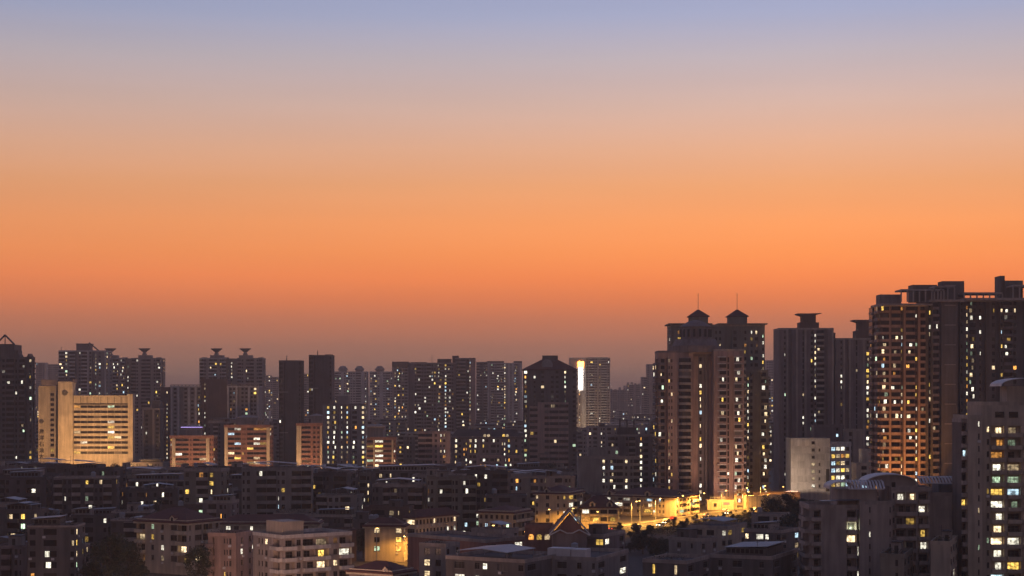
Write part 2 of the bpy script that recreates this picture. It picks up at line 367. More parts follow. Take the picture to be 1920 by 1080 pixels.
def sub(root, d0, xl, xr, yt, d, depth, front, right='', left='', fh=3.0, **k):
    """a further box of the same building, given in pixels"""
    M = root.matrix_basis.inverted() @ RT(X(xl, d), d); W = (xr - xl) / FPX * d; H = Z(yt, d)
    block(root, M, W, depth, H, fh, front, right, left, **k); foot(root.matrix_basis @ M, W, depth, k.get('yb'), None, yt); return M, W, H
def pbox(root, xl, xr, yt, yb_, d, depth, mat, name):
    m = MB(); m.box(X(xl, d), X(xr, d), d, d + depth, Z(yb_, d), Z(yt, d)); return m.build(name, mat, root, root.matrix_basis.inverted())
# ------------------------------------------------------------------ setting
def structure(o, label=None):
    o['kind'] = 'structure'
    return o
g = MB(); g.face([(-6000, -200, 0), (6000, -200, 0), (6000, 8500, 0), (-6000, 8500, 0)]); structure(g.build('ground', wall_mat('ground_soil', (.07, .062, .058))))
h = MB()                                      # far ridge
pts = []; hr = random.Random(5)
for i in range(90):
    x = -4500 + i * 100; e = 40 + 55 * math.exp(-((x + 1500) / 900) ** 2) + 30 * math.exp(-((x - 700) / 800) ** 2) + 9 * math.sin(i * .9) + hr.uniform(-4, 4); pts.append((x, e))
for (xa, ea), (xb, eb) in zip(pts, pts[1:]):
    h.face([(xa, 6000, -2), (xb, 6000, -2), (xb, 6400, eb), (xa, 6400, ea)]); h.face([(xa, 6400, ea), (xb, 6400, eb), (xb, 7200, eb * .8), (xa, 7200, ea * .8)])
    h.face([(xa, 7200, ea * .8), (xb, 7200, eb * .8), (xb, 7900, -2), (xa, 7900, -2)])
structure(h.build('hills', wall_mat('hill_scrub', (.06, .065, .045))))

# the lit street: from (47,653) to (116,773) and on
RD = Vector((69, 120, 0)).normalized(); RN = Vector((-RD.y, RD.x, 0)); R0 = Vector((47, 653, 0))
rdM = Matrix.Translation(R0) @ Matrix(((RD.x, RN.x, 0, 0), (RD.y, RN.y, 0, 0), (0, 0, 1, 0), (0, 0, 0, 1)))   # local x along, y to the far side
r = MB(); r.face([(-150, -7, .03), (330, -7, .03), (330, 7, .03), (-150, 7, .03)]); rd = structure(r.build('road', ASPH, None, rdM))
r = MB()
for i in range(-24, 54):
    for y in (-3.5, 3.5): r.box(i * 6, i * 6 + 3, y - .08, y + .08, .034, .04)
for y in (-.2, .2): r.box(-150, 330, y - .07, y + .07, .034, .04)
r.build('lane_markings', PAINT, rd, ID(), True)
for s in (-1, 1):
    r = MB(); y0, y1 = sorted((s * 7.0, s * 11.0)); r.box(-150, 330, y0, y1, 0.004, .15); structure(r.build('pavement', PAVE, None, rdM))
for t in range(-150, 330, 20):
    a = rdM @ Vector((t, -11, 0)); c = rdM @ Vector((t + 20, 11, 0)); FOOT.append((min(a.x, c.x) - 1, max(a.x, c.x) + 1, min(a.y, c.y), max(a.y, c.y), 960 + FPX * a.x / a.y - 30, 960 + FPX * c.x / c.y + 30, min(a.y, c.y), None if t < 0 or t > 150 else 745 + 160000 / max(a.y, c.y) + 3))

# ------------------------------------------------------------------ lamps
def lamp_data(name, kind, e, c=(1, .45, .07), size=.4, spot=None):
    l = bpy.data.lights.new(name, kind); l.energy = e; l.color = c
    if kind == 'SPOT': l.spot_size = R(spot or 100); l.spot_blend = .6 if (spot or 100) < 150 else .4; l.shadow_soft_size = size
    elif kind == 'POINT': l.shadow_soft_size = size
    return l
def street_lamp(p, label, e=5000, hgt=9.0, to=(0, 1), group='sodium street lamps along the lit street', globe=None):
    root = empty('street_lamp', RT(p[0], p[1], 0, math.atan2(to[1], to[0]))); tag(root, label, 'street lamp', group)
    m = MB(); m.lathe(0, 0, [(.16, 0), (.13, .8), (.08, hgt - .4), (.07, hgt)], 8); part(root, m, 'pole', METAL)
    m = MB(); m.bar((0, 0, hgt - .1), (1.9, 0, hgt + .35), .05); part(root, m, 'arm', METAL)
    m = MB(); m.prism([(1.6, hgt + .3), (2.7, hgt + .42), (2.75, hgt + .55), (1.7, hgt + .5)], -.2, .2); hd = part(root, m, 'lamp_head', METAL)
    m = MB(); m.lathe(2.2, 0, [(.30, hgt + .12), (.34, hgt + .25), (.2, hgt + .34)], 10); part(hd, m, 'bulb_cover', SODIUM)
    l = bpy.data.objects.new('lamp_light', lamp_data('lamp_light', 'POINT', e, globe, .25) if globe else lamp_data('lamp_light', 'SPOT', e, (1, .45, .07), .4, 174)); COL.objects.link(l); l.parent = root; l.location = (2.2, 0, hgt - .1)
    return root
def flood(p, aim, label, e, c, spot=110, group='floodlights at the foot of lit facades'):
    root = empty('floodlight', RT(p[0], p[1], p[2], math.atan2(aim[1] - p[1], aim[0] - p[0]))); tag(root, label, 'floodlight', group)
    m = MB(); m.box(-.3, .3, -.06, .06, 0, .5); m.box(-.3, .3, -.4, .4, -.05 if p[2] > .1 else 0, .05); part(root, m, 'bracket', STEEL)
    m = MB(); m.prism([(-.3, .45), (.1, .35), (.3, .9), (-.1, 1.0)], -.45, .45); hd = part(root, m, 'housing', STEEL)
    m = MB(); m.prism([(.12, .36), (.14, .35), (.34, .88), (.32, .9)], -.4, .4); part(hd, m, 'lens', emit_mat('flood_lens', c, 6) if 'flood_lens' not in bpy.data.materials else bpy.data.materials['flood_lens'])
    l = bpy.data.objects.new('lamp_light', lamp_data('flood_light', 'SPOT', e, c, .5, spot)); COL.objects.link(l)
    d = Vector(aim) - Vector((p[0], p[1], p[2] + 1.2)); l.parent = root
    l.matrix_basis = root.matrix_basis.inverted() @ (Matrix.Translation((p[0], p[1], p[2] + 1.2)) @ d.to_track_quat('-Z', 'Y').to_matrix().to_4x4()); return root

# ------------------------------------------------------------------ roof bits
def hat_tray(root, x, y, z, s, mat):           # stem with an inverted cone tray
    m = MB(); m.lathe(x, y, [(s * .42, z), (s * .42, z + s * .28), (s * .3, z + s * .3), (s * .26, z + s * .6)], 12); m.build('rooftop_stem', mat, root)
    m = MB(); m.lathe(x, y, [(s * .28, z + s * .6), (s, z + s * 1.1), (s, z + s * 1.16), (s * .9, z + s * 1.16), (s * .25, z + s * .72)], 16); m.build('rooftop_tray', mat, root)
    m = MB()
    for k in range(12): a = k * math.pi / 6; m.bar((x + s * .3 * math.cos(a), y + s * .3 * math.sin(a), z + s * .55), (x + s * 1.01 * math.cos(a), y + s * 1.01 * math.sin(a), z + s * 1.12), .12)
    m.build('tray_ribs', STEEL, root, ID(), True)
def vault(m, x0, x1, y0, y1, z, h, n=12, t=.25, mi=0):   # barrel roof, axis along y, arch across x
    w = (x1 - x0) / 2; cx = (x0 + x1) / 2; o, i = [], []
    for k in range(n + 1):
        a = math.pi * k / n; o.append((cx - w * math.cos(a), z + h * math.sin(a) ** .8)); i.append((cx - (w - t) * math.cos(a), z + max(0, (h - t)) * math.sin(a) ** .8))
    for k in range(n): m.prism([o[k], o[k + 1], i[k + 1], i[k]], y0, y1, mi)
def clutter(root, W, D, H, r, kinds):
    for k in kinds:
        if k == 'stair':
            w, d_ = min(W * .4, 4), min(D * .5, 4.5); x, y = r.uniform(.3, W - w - .3), r.uniform(D * .2, D - d_ - .3); m = MB(); m.box(x, x + w, y, y + d_, H + .004, H + 2.7); m.box(x - .2, x + w + .2, y - .3, y + d_ + .2, H + 2.7, H + 2.9, 1); sh = m.build('stair_head', [W_(r.choice(('grey', 'stone', 'dim'))), ROOF], root); m = MB(); m.box(x + w * .3, x + w * .3 + .9, y - .03, y - .002, H + .01, H + 2.0); m.build('door', BLACKM, sh)
        elif k == 'tank':
            x, y = r.uniform(1.2, W - 1.2), r.uniform(1.2, D - 1.2); m = MB(); m.lathe(x, y, [(.9, H + .5), (.9, H + 2.0), (.25, H + 2.3)], 12)
            for a in range(3): m.bar((x + .7 * math.cos(a * 2.1), y + .7 * math.sin(a * 2.1), H), (x + .7 * math.cos(a * 2.1), y + .7 * math.sin(a * 2.1), H + .5), .06)
            m.build('water_tank', METAL, root)
        elif k == 'shed':
            w, d_ = W * r.uniform(.4, .75), D * r.uniform(.4, .7); x, y = r.uniform(.2, W - w - .2), r.uniform(.2, D - d_ - .2); m = MB()
            m.box(x, x + w, y + .3, y + d_ - .2, H + .004, H + 2.2, 1); m.prism([(x - .4, H + 2.2), (x + w + .4, H + 2.75), (x + w + .4, H + 2.85), (x - .4, H + 2.3)], y - .5, y + d_ + .2, 0)
            for i in range(int(w / 1.2)): m.box(x + .3 + i * 1.2, x + 1.2 + i * 1.2, y + .26, y + .298, H + .9, H + 1.9, 2)
            m.build('rooftop_shed', [METAL, W_(r.choice(('dim', 'grey', 'blue'))), GLASS], root)
        elif k == 'awning':
            w = W * r.uniform(.5, .9); x = r.uniform(0, W - w); m = MB(); m.prism([(x, H + 2.3), (x + w / 2, H + 3.0), (x + w, H + 2.3), (x + w, H + 2.2), (x + w / 2, H + 2.9), (x, H + 2.2)], .2, D * .7)
            for px in (x + .1, x + w - .1):
                for py in (.4, D * .65): m.bar((px, py, H), (px, py, H + 2.3), .05)
            m.build('rooftop_awning', METAL, root)
        elif k == 'plants':
            m = MB()
            for i in range(140):
                x, y, z = r.uniform(.4, W - .4), r.uniform(.3, min(D - .3, 3)), H + r.uniform(.3, 1.7); a, s = r.uniform(0, 6.3), r.uniform(.12, .3); m.face([(x, y, z), (x + s * math.cos(a), y + s * math.sin(a), z + s * .4), (x + s * .3, y, z + s * 1.2)])
            m.build('roof_plants', LEAF, root, ID(), True)
        elif k == 'pole':
            x, y = r.uniform(1, W - 1), r.uniform(1, D - 1); m = MB(); m.bar((x, y, H), (x, y, H + 4.5), .05); m.bar((x - .6, y, H + 4), (x + .6, y, H + 4), .03); m.bar((x - .4, y, H + 3.5), (x + .4, y, H + 3.5), .03); m.build('antenna', STEEL, root)

# ================================================================== hand-placed buildings
# ---- far-off dark tower with an open pyramid frame
root, W, D, H = house('residential_tower', 'dark high-rise topped by an open steel pyramid frame', 'tower', -40, 27, 672, 950, 12, 'bw-nGwb', 'w.bb.w', wall='dim', lit=.05, yb=860)
M, w2, h2 = sub(root, 950, 27, 60, 672, 952, 6, 'w-bG-w', 'w.b.w', wall='dim', lit=.04)
m = MB()
for x0 in (34, 53):
    a, c = X(x0 - 6, 952), X(x0 + 6, 952); m.prism([(a, Z(674, 952)), (c, Z(674, 952)), ((a + c) / 2, Z(663, 952))], 952.2, 960)
m.build('gable', W_('dim'), root, root.matrix_basis.inverted())
pbox(root, -30, 27, 646, 672, 953, 14, W_('dim'), 'tower_head'); pbox(root, 27, 34, 657, 672, 955, 8, W_('dim'), 'tower_shoulder')
m = MB(); ap = (X(9.5, 960), 960, Z(628, 960)); q = [(X(-8, 954), 954, Z(646, 954)), (X(27, 954), 954, Z(646, 954)), (X(27, 966), 966, Z(646, 966)), (X(-8, 966), 966, Z(646, 966))]
for i in range(4): m.bar(q[i], ap, .35); m.bar(q[i], q[(i + 1) % 4], .3)
m.bar(((q[0][0] + q[1][0]) / 2, 954, q[0][2]), ap, .25); m.build('pyramid_frame', STEEL, root, root.matrix_basis.inverted())

# ---- golden office complex
OF = dict(fh=3.45, indiv=True, yb=868)
root, W, D, H = house('office_building', 'floodlit golden office block with rows of strip windows and a bare corner pier', 'office building', 138, 240, 744, 1150, 9, 'rrrrrrrr', '', wall='cream', lit=.3, warm=False, top=5.2, nf=10, **OF)
m = MB()
for i in range(1, 8): m.box(W * i / 8 - .12, W * i / 8 + .12, -.05, -.004, H - 4.4, H)
m.box(0.2, W - .2, -.06, -.004, H - 5.3, H - 4.4); part(root, m, 'attic_groove', BLACKM)
pbox(root, 240, 249, 739, 900, 1149, 7, W_('cream'), 'corner_pier')
M, w2, h2 = sub(root, 1150, 136, 138.2, 744, 1152, 16, '', wall='dark'); 
M, w2, h2 = sub(root, 1150, 125, 138, 735, 1158, 14, '-n-', wall='grey', lit=.3, indiv=True)
root2, W, D, H = house('office_tower_slab', 'tall narrow golden slab with a dark round emblem near its top', 'tower', 109, 136, 718, 1148, 9, '', wall='cream', yb=862)
pbox(root2, 111, 139, 711, 718, 1150, 8, W_('mauve'), 'roof_box'); pbox(root2, 77, 108, 712, 722, 1156, 8, W_('mauve'), 'rear_roof_box')
def emblem(root, px, py, s, d):
    m = MB(); cx, cz = X(px, d), Z(py, d); n = 28
    for r0, r1 in ((s, s * .8), (s * .55, s * .3)):
        for k in range(n):
            if r0 < s and k in (0, 1, 26, 27): continue
            a, b2 = 2 * math.pi * k / n, 2 * math.pi * (k + 1) / n
            m.prism([(cx + r1 * math.cos(a), cz + r1 * math.sin(a)), (cx + r0 * math.cos(a), cz + r0 * math.sin(a)), (cx + r0 * math.cos(b2), cz + r0 * math.sin(b2)), (cx + r1 * math.cos(b2), cz + r1 * math.sin(b2))], d - .3, d - .02)
    m.prism([(cx + s * .2, cz - s * .15), (cx + s * 1.5, cz), (cx + s * .2, cz + s * .15)], d - .25, d - .02); m.prism([(cx - s * .1, cz + s * .8), (cx + s * .1, cz + s * .8), (cx, cz + s * 1.4)], d - .25, d - .02)
    m.build('emblem', BLACKM, root, root.matrix_basis.inverted())
emblem(root2, 121.5, 736.5, 1.75, 1148)
root3, W, D, H = house('office_tower_slab', 'golden office slab with a vertical line of dark characters and one window column', 'tower', 72, 104.5, 726, 1160, 10, '....W-', wall='cream', lit=.1, top=3.4, nf=13, indiv=True, fh=3.45, yb=862)
emblem(root3, 77.5, 790, 1.5, 1160)
for i, chx in enumerate('海洋石油大'):
    cu = bpy.data.curves.new('character', 'FONT'); cu.body = chx; cu.size = 3.6; cu.extrude = .12; cu.align_x = 'CENTER'; cu.offset = .05
    o = bpy.data.objects.new('character', cu); COL.objects.link(o); dg = bpy.context.evaluated_depsgraph_get(); me = bpy.data.meshes.new_from_object(o.evaluated_get(dg)); bpy.data.objects.remove(o)
    me.materials.clear(); me.materials.append(BLACKM)
    place('character', me, root3, root3.matrix_basis.inverted() @ Matrix.Translation((X(78, 1160), 1159.8, Z(809.5 + i * 11.6, 1160) - 1.3)) @ Matrix.Rotation(R(90), 4, 'X'))
pbox(root3, 104.5, 109, 722, 900, 1163, 6, W_('dark'), 'link_wall')

# ---- slab tower with a slanted roof beam, and the two pairs of tray-topped towers
root, W, D, H = house('residential_tower', 'slab high-rise with a roof box and a slanting beam on top', 'tower', 110, 199, 659, 1400, 20, 'bw-bGwbpwGs-w.p', 'w.w', wall='grey', trim='white', lit=.09, yb=740, band=False)
pbox(root, 143, 167, 645, 659, 1404, 12, W_('mauve'), 'roof_box'); pbox(root, 142, 168, 644, 645.5, 1403, 14, W_('grey'), 'roof_box_lid')
m = MB(); m.bar((X(167, 1406), 1406, Z(642.5, 1406)), (X(187, 1406), 1406, Z(659, 1406)), .5); m.bar((X(115, 1406), 1406, Z(650, 1406)), (X(115, 1406), 1406, Z(660, 1406)), .15); m.build('slanted_beam', STEEL, root, root.matrix_basis.inverted())
def trays(xl, xm0, xm1, xr, yt, d, tx, label, wall):
    root, W, D, H = house('residential_tower', label, 'tower', xl, xm0, yt, d, 20, 'bw.bb.wb', 'w.b.w', 'w.b.w', wall=wall, trim='white', lit=.1, yb=735, group='towers with tray-shaped rooftops')
    sub(root, d, xm0, xm1, yt + 1, d + 5, 14, '.s.', wall='grey', lit=.08); sub(root, d, xm1, xr, yt, d + 1, 20, 'bw.bb.wb', 'w.b.w', wall=wall, trim='stone', lit=.1)
    for t in tx:
        pbox(root, t - 12, t + 12, yt - 7, yt, d + 5, 9, W_(wall), 'roof_box')
        mm = root.matrix_basis.inverted()
        p = mm @ Vector((X(t, d + 9), d + 9, Z(yt - 7, d + 9))); hat_tray(root, p.x, p.y, p.z, 5.0, W_(wall))
    for a in (xl + 4, xm0 - 5, xr - 8): pbox(root, a, a + 9, yt - 3, yt, d + 3, 4, W_('stone'), 'roof_kiosk')
trays(199, 234, 246, 301, 673, 1450, (207, 271), 'paired high-rise with two tray crowns behind the golden office block', 'stone')
trays(374, 424, 445, 492, 673, 1450, (406, 460), 'paired high-rise with two tray crowns above a stepped brown block', 'stone')

# ---- stepped blocks below them
root, W, D, H = house('apartment_block', 'stepped brown and grey apartment block with a pergola roof edge', 'apartment block', 320, 376, 726, 1250, 18, 'pwpGwpwpg', wall='grey', trim='white', lit=.07, yb=820)
sub(root, 1250, 301, 320, 728, 1254, 16, '..s.', wall='brown', lit=.15); sub(root, 1250, 376, 426, 713, 1252, 18, '.s......-', wall='brown', lit=.12); sub(root, 1250, 426, 485, 726, 1251, 18, 'pgwpGwwpgwp', wall='grey', trim='white', lit=.05)
m = MB()
for a, c in ((320, 376), (426, 485)):
    for i in range(9): xx = a + (c - a) * i / 8; m.box(X(xx, 1251) - .3, X(xx, 1251) + .3, 1251, 1252, Z(727, 1251), Z(722, 1251))
    m.box(X(a, 1251), X(c, 1251), 1250.8, 1252, Z(722.4, 1251), Z(721, 1251))
m.build('roof_pergola', W_('stone'), root, root.matrix_basis.inverted())
root, W, D, H = house('apartment_block', 'narrow dark block with pale corner strips beside the golden office', 'apartment block', 266, 300, 768, 1190, 12, 'pgGpw', wall='dim', trim='stone', lit=.1, yb=855)
pbox(root, 285, 300, 752, 768, 1194, 8, W_('dim'), 'roof_box')
for xl, xr, yt, sp, lab in ((523, 564, 678, 537, 'slim dark slab tower with a thin fin above a hazy gap'), (579, 622, 668, 595, 'slim dark slab tower with a thin fin and a taller rear edge')):
    root, W, D, H = house('slab_tower', lab, 'tower', xl, xr, yt, 1150, 18, 'gw-G.....-w', '..w..', wall='dark', trim='dim', lit=.04, yb=790)
    m = MB(); a = X(sp, 1152); m.prism([(a - .9, H - 12), (a + .5, H - 12), (a + .5, H + 4), (a + .2, H + 4.2)], 1151, 1152); m.build('roof_fin', STEEL, root, root.matrix_basis.inverted())
    m = MB()
    for z in (.35, .72): m.box(.3, W * .42, -.3, -.02, H * z, H * z + .5)
    part(root, m, 'ledge', W_('stone'))
pbox(root, 609, 622, 664.5, 668, 1152, 10, W_('dark'), 'roof_box')
root, W, D, H = house('apartment_block', 'mid-rise block with broad lit windows and a roof box, between slab tower and pavilion roof', 'apartment block', 605, 684, 760, 1030, 16, '.w-Wp-nGn-pW.w', 'w.w', wall='grey', trim='mauve', lit=.3, yb=870)
pbox(root, 630, 654, 742, 760, 1034, 8, W_('grey'), 'roof_box')

# ---- red-banded buildings with little pavilions
def redblock(xl, xr, yt, front, label, pav, d=1060, wall='red', lit=.1, left='', purple=False, yb=880):
    root, W, D, H = house('red_banded_block', label, 'apartment block', xl, xr, yt, d, 15, front, 'ww', left, wall=wall, trim='cream', lit=lit, indiv=True, fh=3.0, yb=yb, group='red-banded blocks with roof pavilions')
    m = MB(); m.box(-.4, W + .4, -.5, .3, H - .1, H + 1.5); part(root, m, 'cornice', W_('red'))
    if pav:
        a, c, y0 = pav; mm = root.matrix_basis.inverted(); x0, x1 = (mm @ Vector((X(a, d + 5), d + 5, 0))).x, (mm @ Vector((X(c, d + 5), d + 5, 0))).x; zt = Z(y0, d + 5)
        m = MB(); m.box(x0 + .8, x1 - .8, 5, 12, H, zt - 3.2); m.box(x0, x1, 4.2, 12.8, zt - 3.2, zt - 1.4); pv_ = part(root, m, 'pavilion', W_('stone'))
        m = MB(); m.hip(x0, x1, 4.2, 12.8, zt - 1.2, 1.4, .5); part(pv_, m, 'pavilion_roof', W_('stone'))
        if purple:
            m = MB(); m.box(x0 - .4, x1 + .4, 3.55, 3.68, zt - 1.5, zt - 1.15); part(pv_, m, 'violet_light_strip', PURPLE)
    return root
redblock(319, 400, 821, 'nPRR-n-RRPnn', 'red-banded block whose roof pavilion has a violet light strip', (341, 379, 797), purple=True)
redblock(421, 506, 801, 'PRR-nn-RRRP', 'red-banded block with a plain grey roof pavilion and cream corner piers', (443, 483, 779), lit=.13)
redblock(556, 604, 798, 'PR-wwp', 'narrow block with cream window wall and red balcony bands', (580, 606, 776), lit=.05)
redblock(684, 742, 824, 'RpRRpn', 'small block with red bands and bright rooms below a pale pavilion', (683, 721, 796), lit=.6)

# ---- far hazy towers (middle)
FH = 'pale towers standing in the haze'
for i, (a, c, cr) in enumerate(((623, 661, 643), (661, 688, 674), (693, 737, 712))):
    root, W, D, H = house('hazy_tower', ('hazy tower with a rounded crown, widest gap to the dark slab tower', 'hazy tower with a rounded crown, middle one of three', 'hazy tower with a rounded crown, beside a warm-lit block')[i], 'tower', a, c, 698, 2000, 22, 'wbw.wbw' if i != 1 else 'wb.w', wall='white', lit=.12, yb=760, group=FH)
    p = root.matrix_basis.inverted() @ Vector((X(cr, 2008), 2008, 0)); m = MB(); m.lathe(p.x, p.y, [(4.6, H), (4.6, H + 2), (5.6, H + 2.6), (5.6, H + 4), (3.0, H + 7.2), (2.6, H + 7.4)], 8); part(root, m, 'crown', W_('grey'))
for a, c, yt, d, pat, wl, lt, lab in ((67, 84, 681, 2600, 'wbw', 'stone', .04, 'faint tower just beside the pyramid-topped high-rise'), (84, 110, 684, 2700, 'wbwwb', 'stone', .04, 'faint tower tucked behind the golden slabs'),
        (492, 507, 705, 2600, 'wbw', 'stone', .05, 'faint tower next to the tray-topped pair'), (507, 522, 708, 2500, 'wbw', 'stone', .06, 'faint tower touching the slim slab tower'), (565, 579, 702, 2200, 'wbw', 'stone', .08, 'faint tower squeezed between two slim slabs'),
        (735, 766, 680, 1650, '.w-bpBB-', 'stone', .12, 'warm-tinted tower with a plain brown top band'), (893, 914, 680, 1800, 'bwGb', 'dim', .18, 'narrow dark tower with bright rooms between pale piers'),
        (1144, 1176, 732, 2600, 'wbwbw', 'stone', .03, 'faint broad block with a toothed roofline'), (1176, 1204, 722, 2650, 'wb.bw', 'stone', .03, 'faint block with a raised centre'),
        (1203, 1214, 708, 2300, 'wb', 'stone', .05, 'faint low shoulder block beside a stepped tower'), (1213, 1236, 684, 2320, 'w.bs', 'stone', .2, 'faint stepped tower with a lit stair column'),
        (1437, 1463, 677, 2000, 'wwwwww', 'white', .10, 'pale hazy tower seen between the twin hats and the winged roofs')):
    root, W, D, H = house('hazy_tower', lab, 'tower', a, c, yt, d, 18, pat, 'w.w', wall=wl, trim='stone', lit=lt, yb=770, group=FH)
    if 'toothed' in lab or 'raised' in lab:
        m = MB()
        for q in range(4): m.box(W * q / 4, W * (q + .55) / 4, 2, 8, H, H + rnd.uniform(2, 5))
        part(root, m, 'roof_boxes', W_('stone'))
    if 'brown top' in lab: pbox(root, a, c, 678, 688, 1648.5, 16, W_('brown'), 'top_band')
# big dark residential block in the middle
root, W, D, H = house('residential_tower', 'broad dark high-rise dotted with yellow rooms, pale piers at one end', 'tower', 766, 855, 682, 1420, 22, 'G.-wbwwbww-bwwbwG', wall='mauve', trim='stone', lit=.22, yb=810)
sub(root, 1420, 853, 880, 673, 1428, 20, '-bb-r', wall='dim', trim='stone', lit=.08); sub(root, 1420, 880, 891, 673, 1424, 18, 's..', wall='pink', lit=.12)
for a, c, y0 in ((770, 800, 679), (820, 846, 673), (848, 860, 667), (866, 890, 671)): pbox(root, a, c, y0, 683, 1430, 9, W_('brown'), 'roof_box')
m = MB(); m.bar((X(810, 1432), 1432, Z(664, 1432)), (X(810, 1432), 1432, Z(683, 1432)), .15); m.build('antenna', STEEL, root, root.matrix_basis.inverted())
root, W, D, H = house('residential_tower', 'pale-piered high-rise with two dark roof caps, left of the hip-roofed tower', 'tower', 912, 979, 682, 1900, 22, 'P.bwbbw.PnPb.P', wall='stone', trim='white', lit=.14, yb=790)
for a, c in ((913, 945), (963, 979)): pbox(root, a, c, 677, 682, 1902, 14, W_('brown'), 'roof_cap')
# hip-roofed dark tower
root, W, D, H = house('hip_roofed_tower', 'dark tower with a hipped roof, a roof box and a pink banded lower wing', 'tower', 981, 1081, 694, 1050, 24, 'w.nGw.wwGn.w', 'w.bb.w', wall='dim', trim='mauve', lit=.17, yb=850)
m = MB(); m.hip(0, W, 0, 24, H + .4, 8.2, .9, 0, 1.25); part(root, m, 'hip_roof', TILE)
pbox(root, 1017, 1046, 666.5, 684, 1058, 8, W_('dim'), 'roof_box')
m = MB(); m.lathe(0, 0, [(3.4, 0), (3.4, .4), (2.9, .5), (2.9, .3)], 24); m.build('round_ornament', W_('grey'), root, root.matrix_basis.inverted() @ Matrix.Translation((X(1026, 1052), 1052.3, Z(684, 1052))) @ Matrix.Rotation(R(72), 4, 'X'))
M, w2, h2 = sub(root, 1050, 1008.5, 1066, 757, 1046, 5, '-RRR', wall='pink', trim='pink', lit=.04, fh=3.6); pbox(root, 1008, 1021, 755, 850, 1044.5, 6, W_('pink'), 'wing_pier'); sub(root, 1050, 993, 1008.3, 764, 1047, 4, 'r', wall='pink', lit=.05, fh=3.6)
# sign tower
root, W, D, H = house('sign_tower', 'hazy pale tower carrying a glaring vertical light sign', 'tower', 1068, 1144, 672, 2000, 22, '-..-s-Pwbwwbw', wall='stone', trim='white', lit=.07, yb=800)
m = MB(); m.box(X(1085.5, 1999), X(1092.5, 1999), 1999, 1999.6, Z(731, 1999), Z(689, 1999)); m.build('white_sign_panel', SIGNW, root, root.matrix_basis.inverted())
m = MB(); m.box(X(1083.5, 1999), X(1094.5, 1999), 1998.9, 1999.5, Z(689, 1999), Z(678, 1999)); m.build('orange_sign_panel', SIGNO, root, root.matrix_basis.inverted())
pbox(root, 1100, 1140, 670, 673, 2004, 10, W_('brown'), 'roof_box')

# ---- mid-rise blocks in the middle
root, W, D, H = house('apartment_block', 'pinkish block with stacked balconies and an open roof frame', 'apartment block', 784, 844, 812, 930, 14, 'bb-w-nw.', 'ww', wall='pink', trim='pink', lit=.14, yb=872, fh=2.9)
m = MB()
for i in range(8): m.box(.2 + i * W * .5 / 7 - .08, .2 + i * W * .5 / 7 + .08, .3, .5, H, H + 2.4)
m.box(0, W * .55, .2, 3.5, H + 2.4, H + 2.6); part(root, m, 'roof_frame', W_('pink'))
root, W, D, H = house('mansard_block', 'long dark block under a mansard roof with small lit arched dormers', 'apartment block', 845, 978, 822, 960, 15, '.ww-ss-wW.ww-Ww-ss-w.w.', 'w.w', wall='mauve', trim='pink', lit=.16, yb=856, warm=True)
m = MB(); m.hip(0, W, 0, 15, H + .4, 4.6, .5, 0, .5); part(root, m, 'mansard_roof', wall_mat('slate', (.075, .06, .06)))
for px in (909, 916, 944.5, 951):
    mm = root.matrix_basis.inverted(); c = mm @ Vector((X(px, 960), 960, 0)); m = MB(); vault(m, c.x - 1.0, c.x + 1.0, -.3, 2.4, H + 1.6, 1.0, 8, .2); dm = part(root, m, 'dormer', W_('cream'))
    m = MB(); m.prism([(c.x - .75, H + 1.0), (c.x + .75, H + 1.0), (c.x + .75, H + 1.9), (c.x + .4, H + 2.3), (c.x - .4, H + 2.3), (c.x - .75, H + 1.9)], -.12, 0); part(dm, m, 'dormer_window', LITY)
house('low_pink_block', 'low pink block with bright shopfront rooms below the mansard block', 'apartment block', 893, 980, 858, 900, 12, '.wb-Wb.wW-b.', wall='pink', trim='pink', lit=.4, fh=2.9, yb=876)
# grey blocks right of centre
root, W, D, H = house('apartment_block', 'grey block with a tall blank end wall and balconied side', 'apartment block', 1084, 1200, 860, 800, 14, '......-wn-bb-w-wb', 'w.w', wall='grey', trim='stone', lit=.16, yb=925)
sub(root, 800, 1103, 1160, 843, 815, 14, '.....w.w', 'ww', wall='grey', lit=.12)
root, W, D, H = house('apartment_block', 'mid-rise block carrying a thin butterfly canopy on posts', 'apartment block', 1140, 1236, 818, 870, 16, 'bw.Gwb.wW.b', wall='mauve', trim='stone', lit=.12, yb=860)
mm = root.matrix_basis.inverted(); x0, x1 = (mm @ Vector((X(1150, 872), 872, 0))).x, (mm @ Vector((X(1202, 872), 872, 0))).x
m = MB(); zc_ = Z(789, 872); m.prism([(x0, zc_ + .9), ((x0 + x1) / 2, zc_ - .1), (x1, zc_ + .9), (x1, zc_ + 1.2), ((x0 + x1) / 2, zc_ + .25), (x0, zc_ + 1.2)], 1, 9); part(root, m, 'canopy', W_('dim'))
m = MB(); xm = (x0 + x1) / 2
for xx in (xm - 3.6, xm, xm + 3.6): m.box(xx - .3, xx + .3, 4, 5, H, zc_ + .5)
m.box(xm - 5, xm + 5, 3, 9, H, H + 4.5); part(root, m, 'canopy_post', W_('dim'))

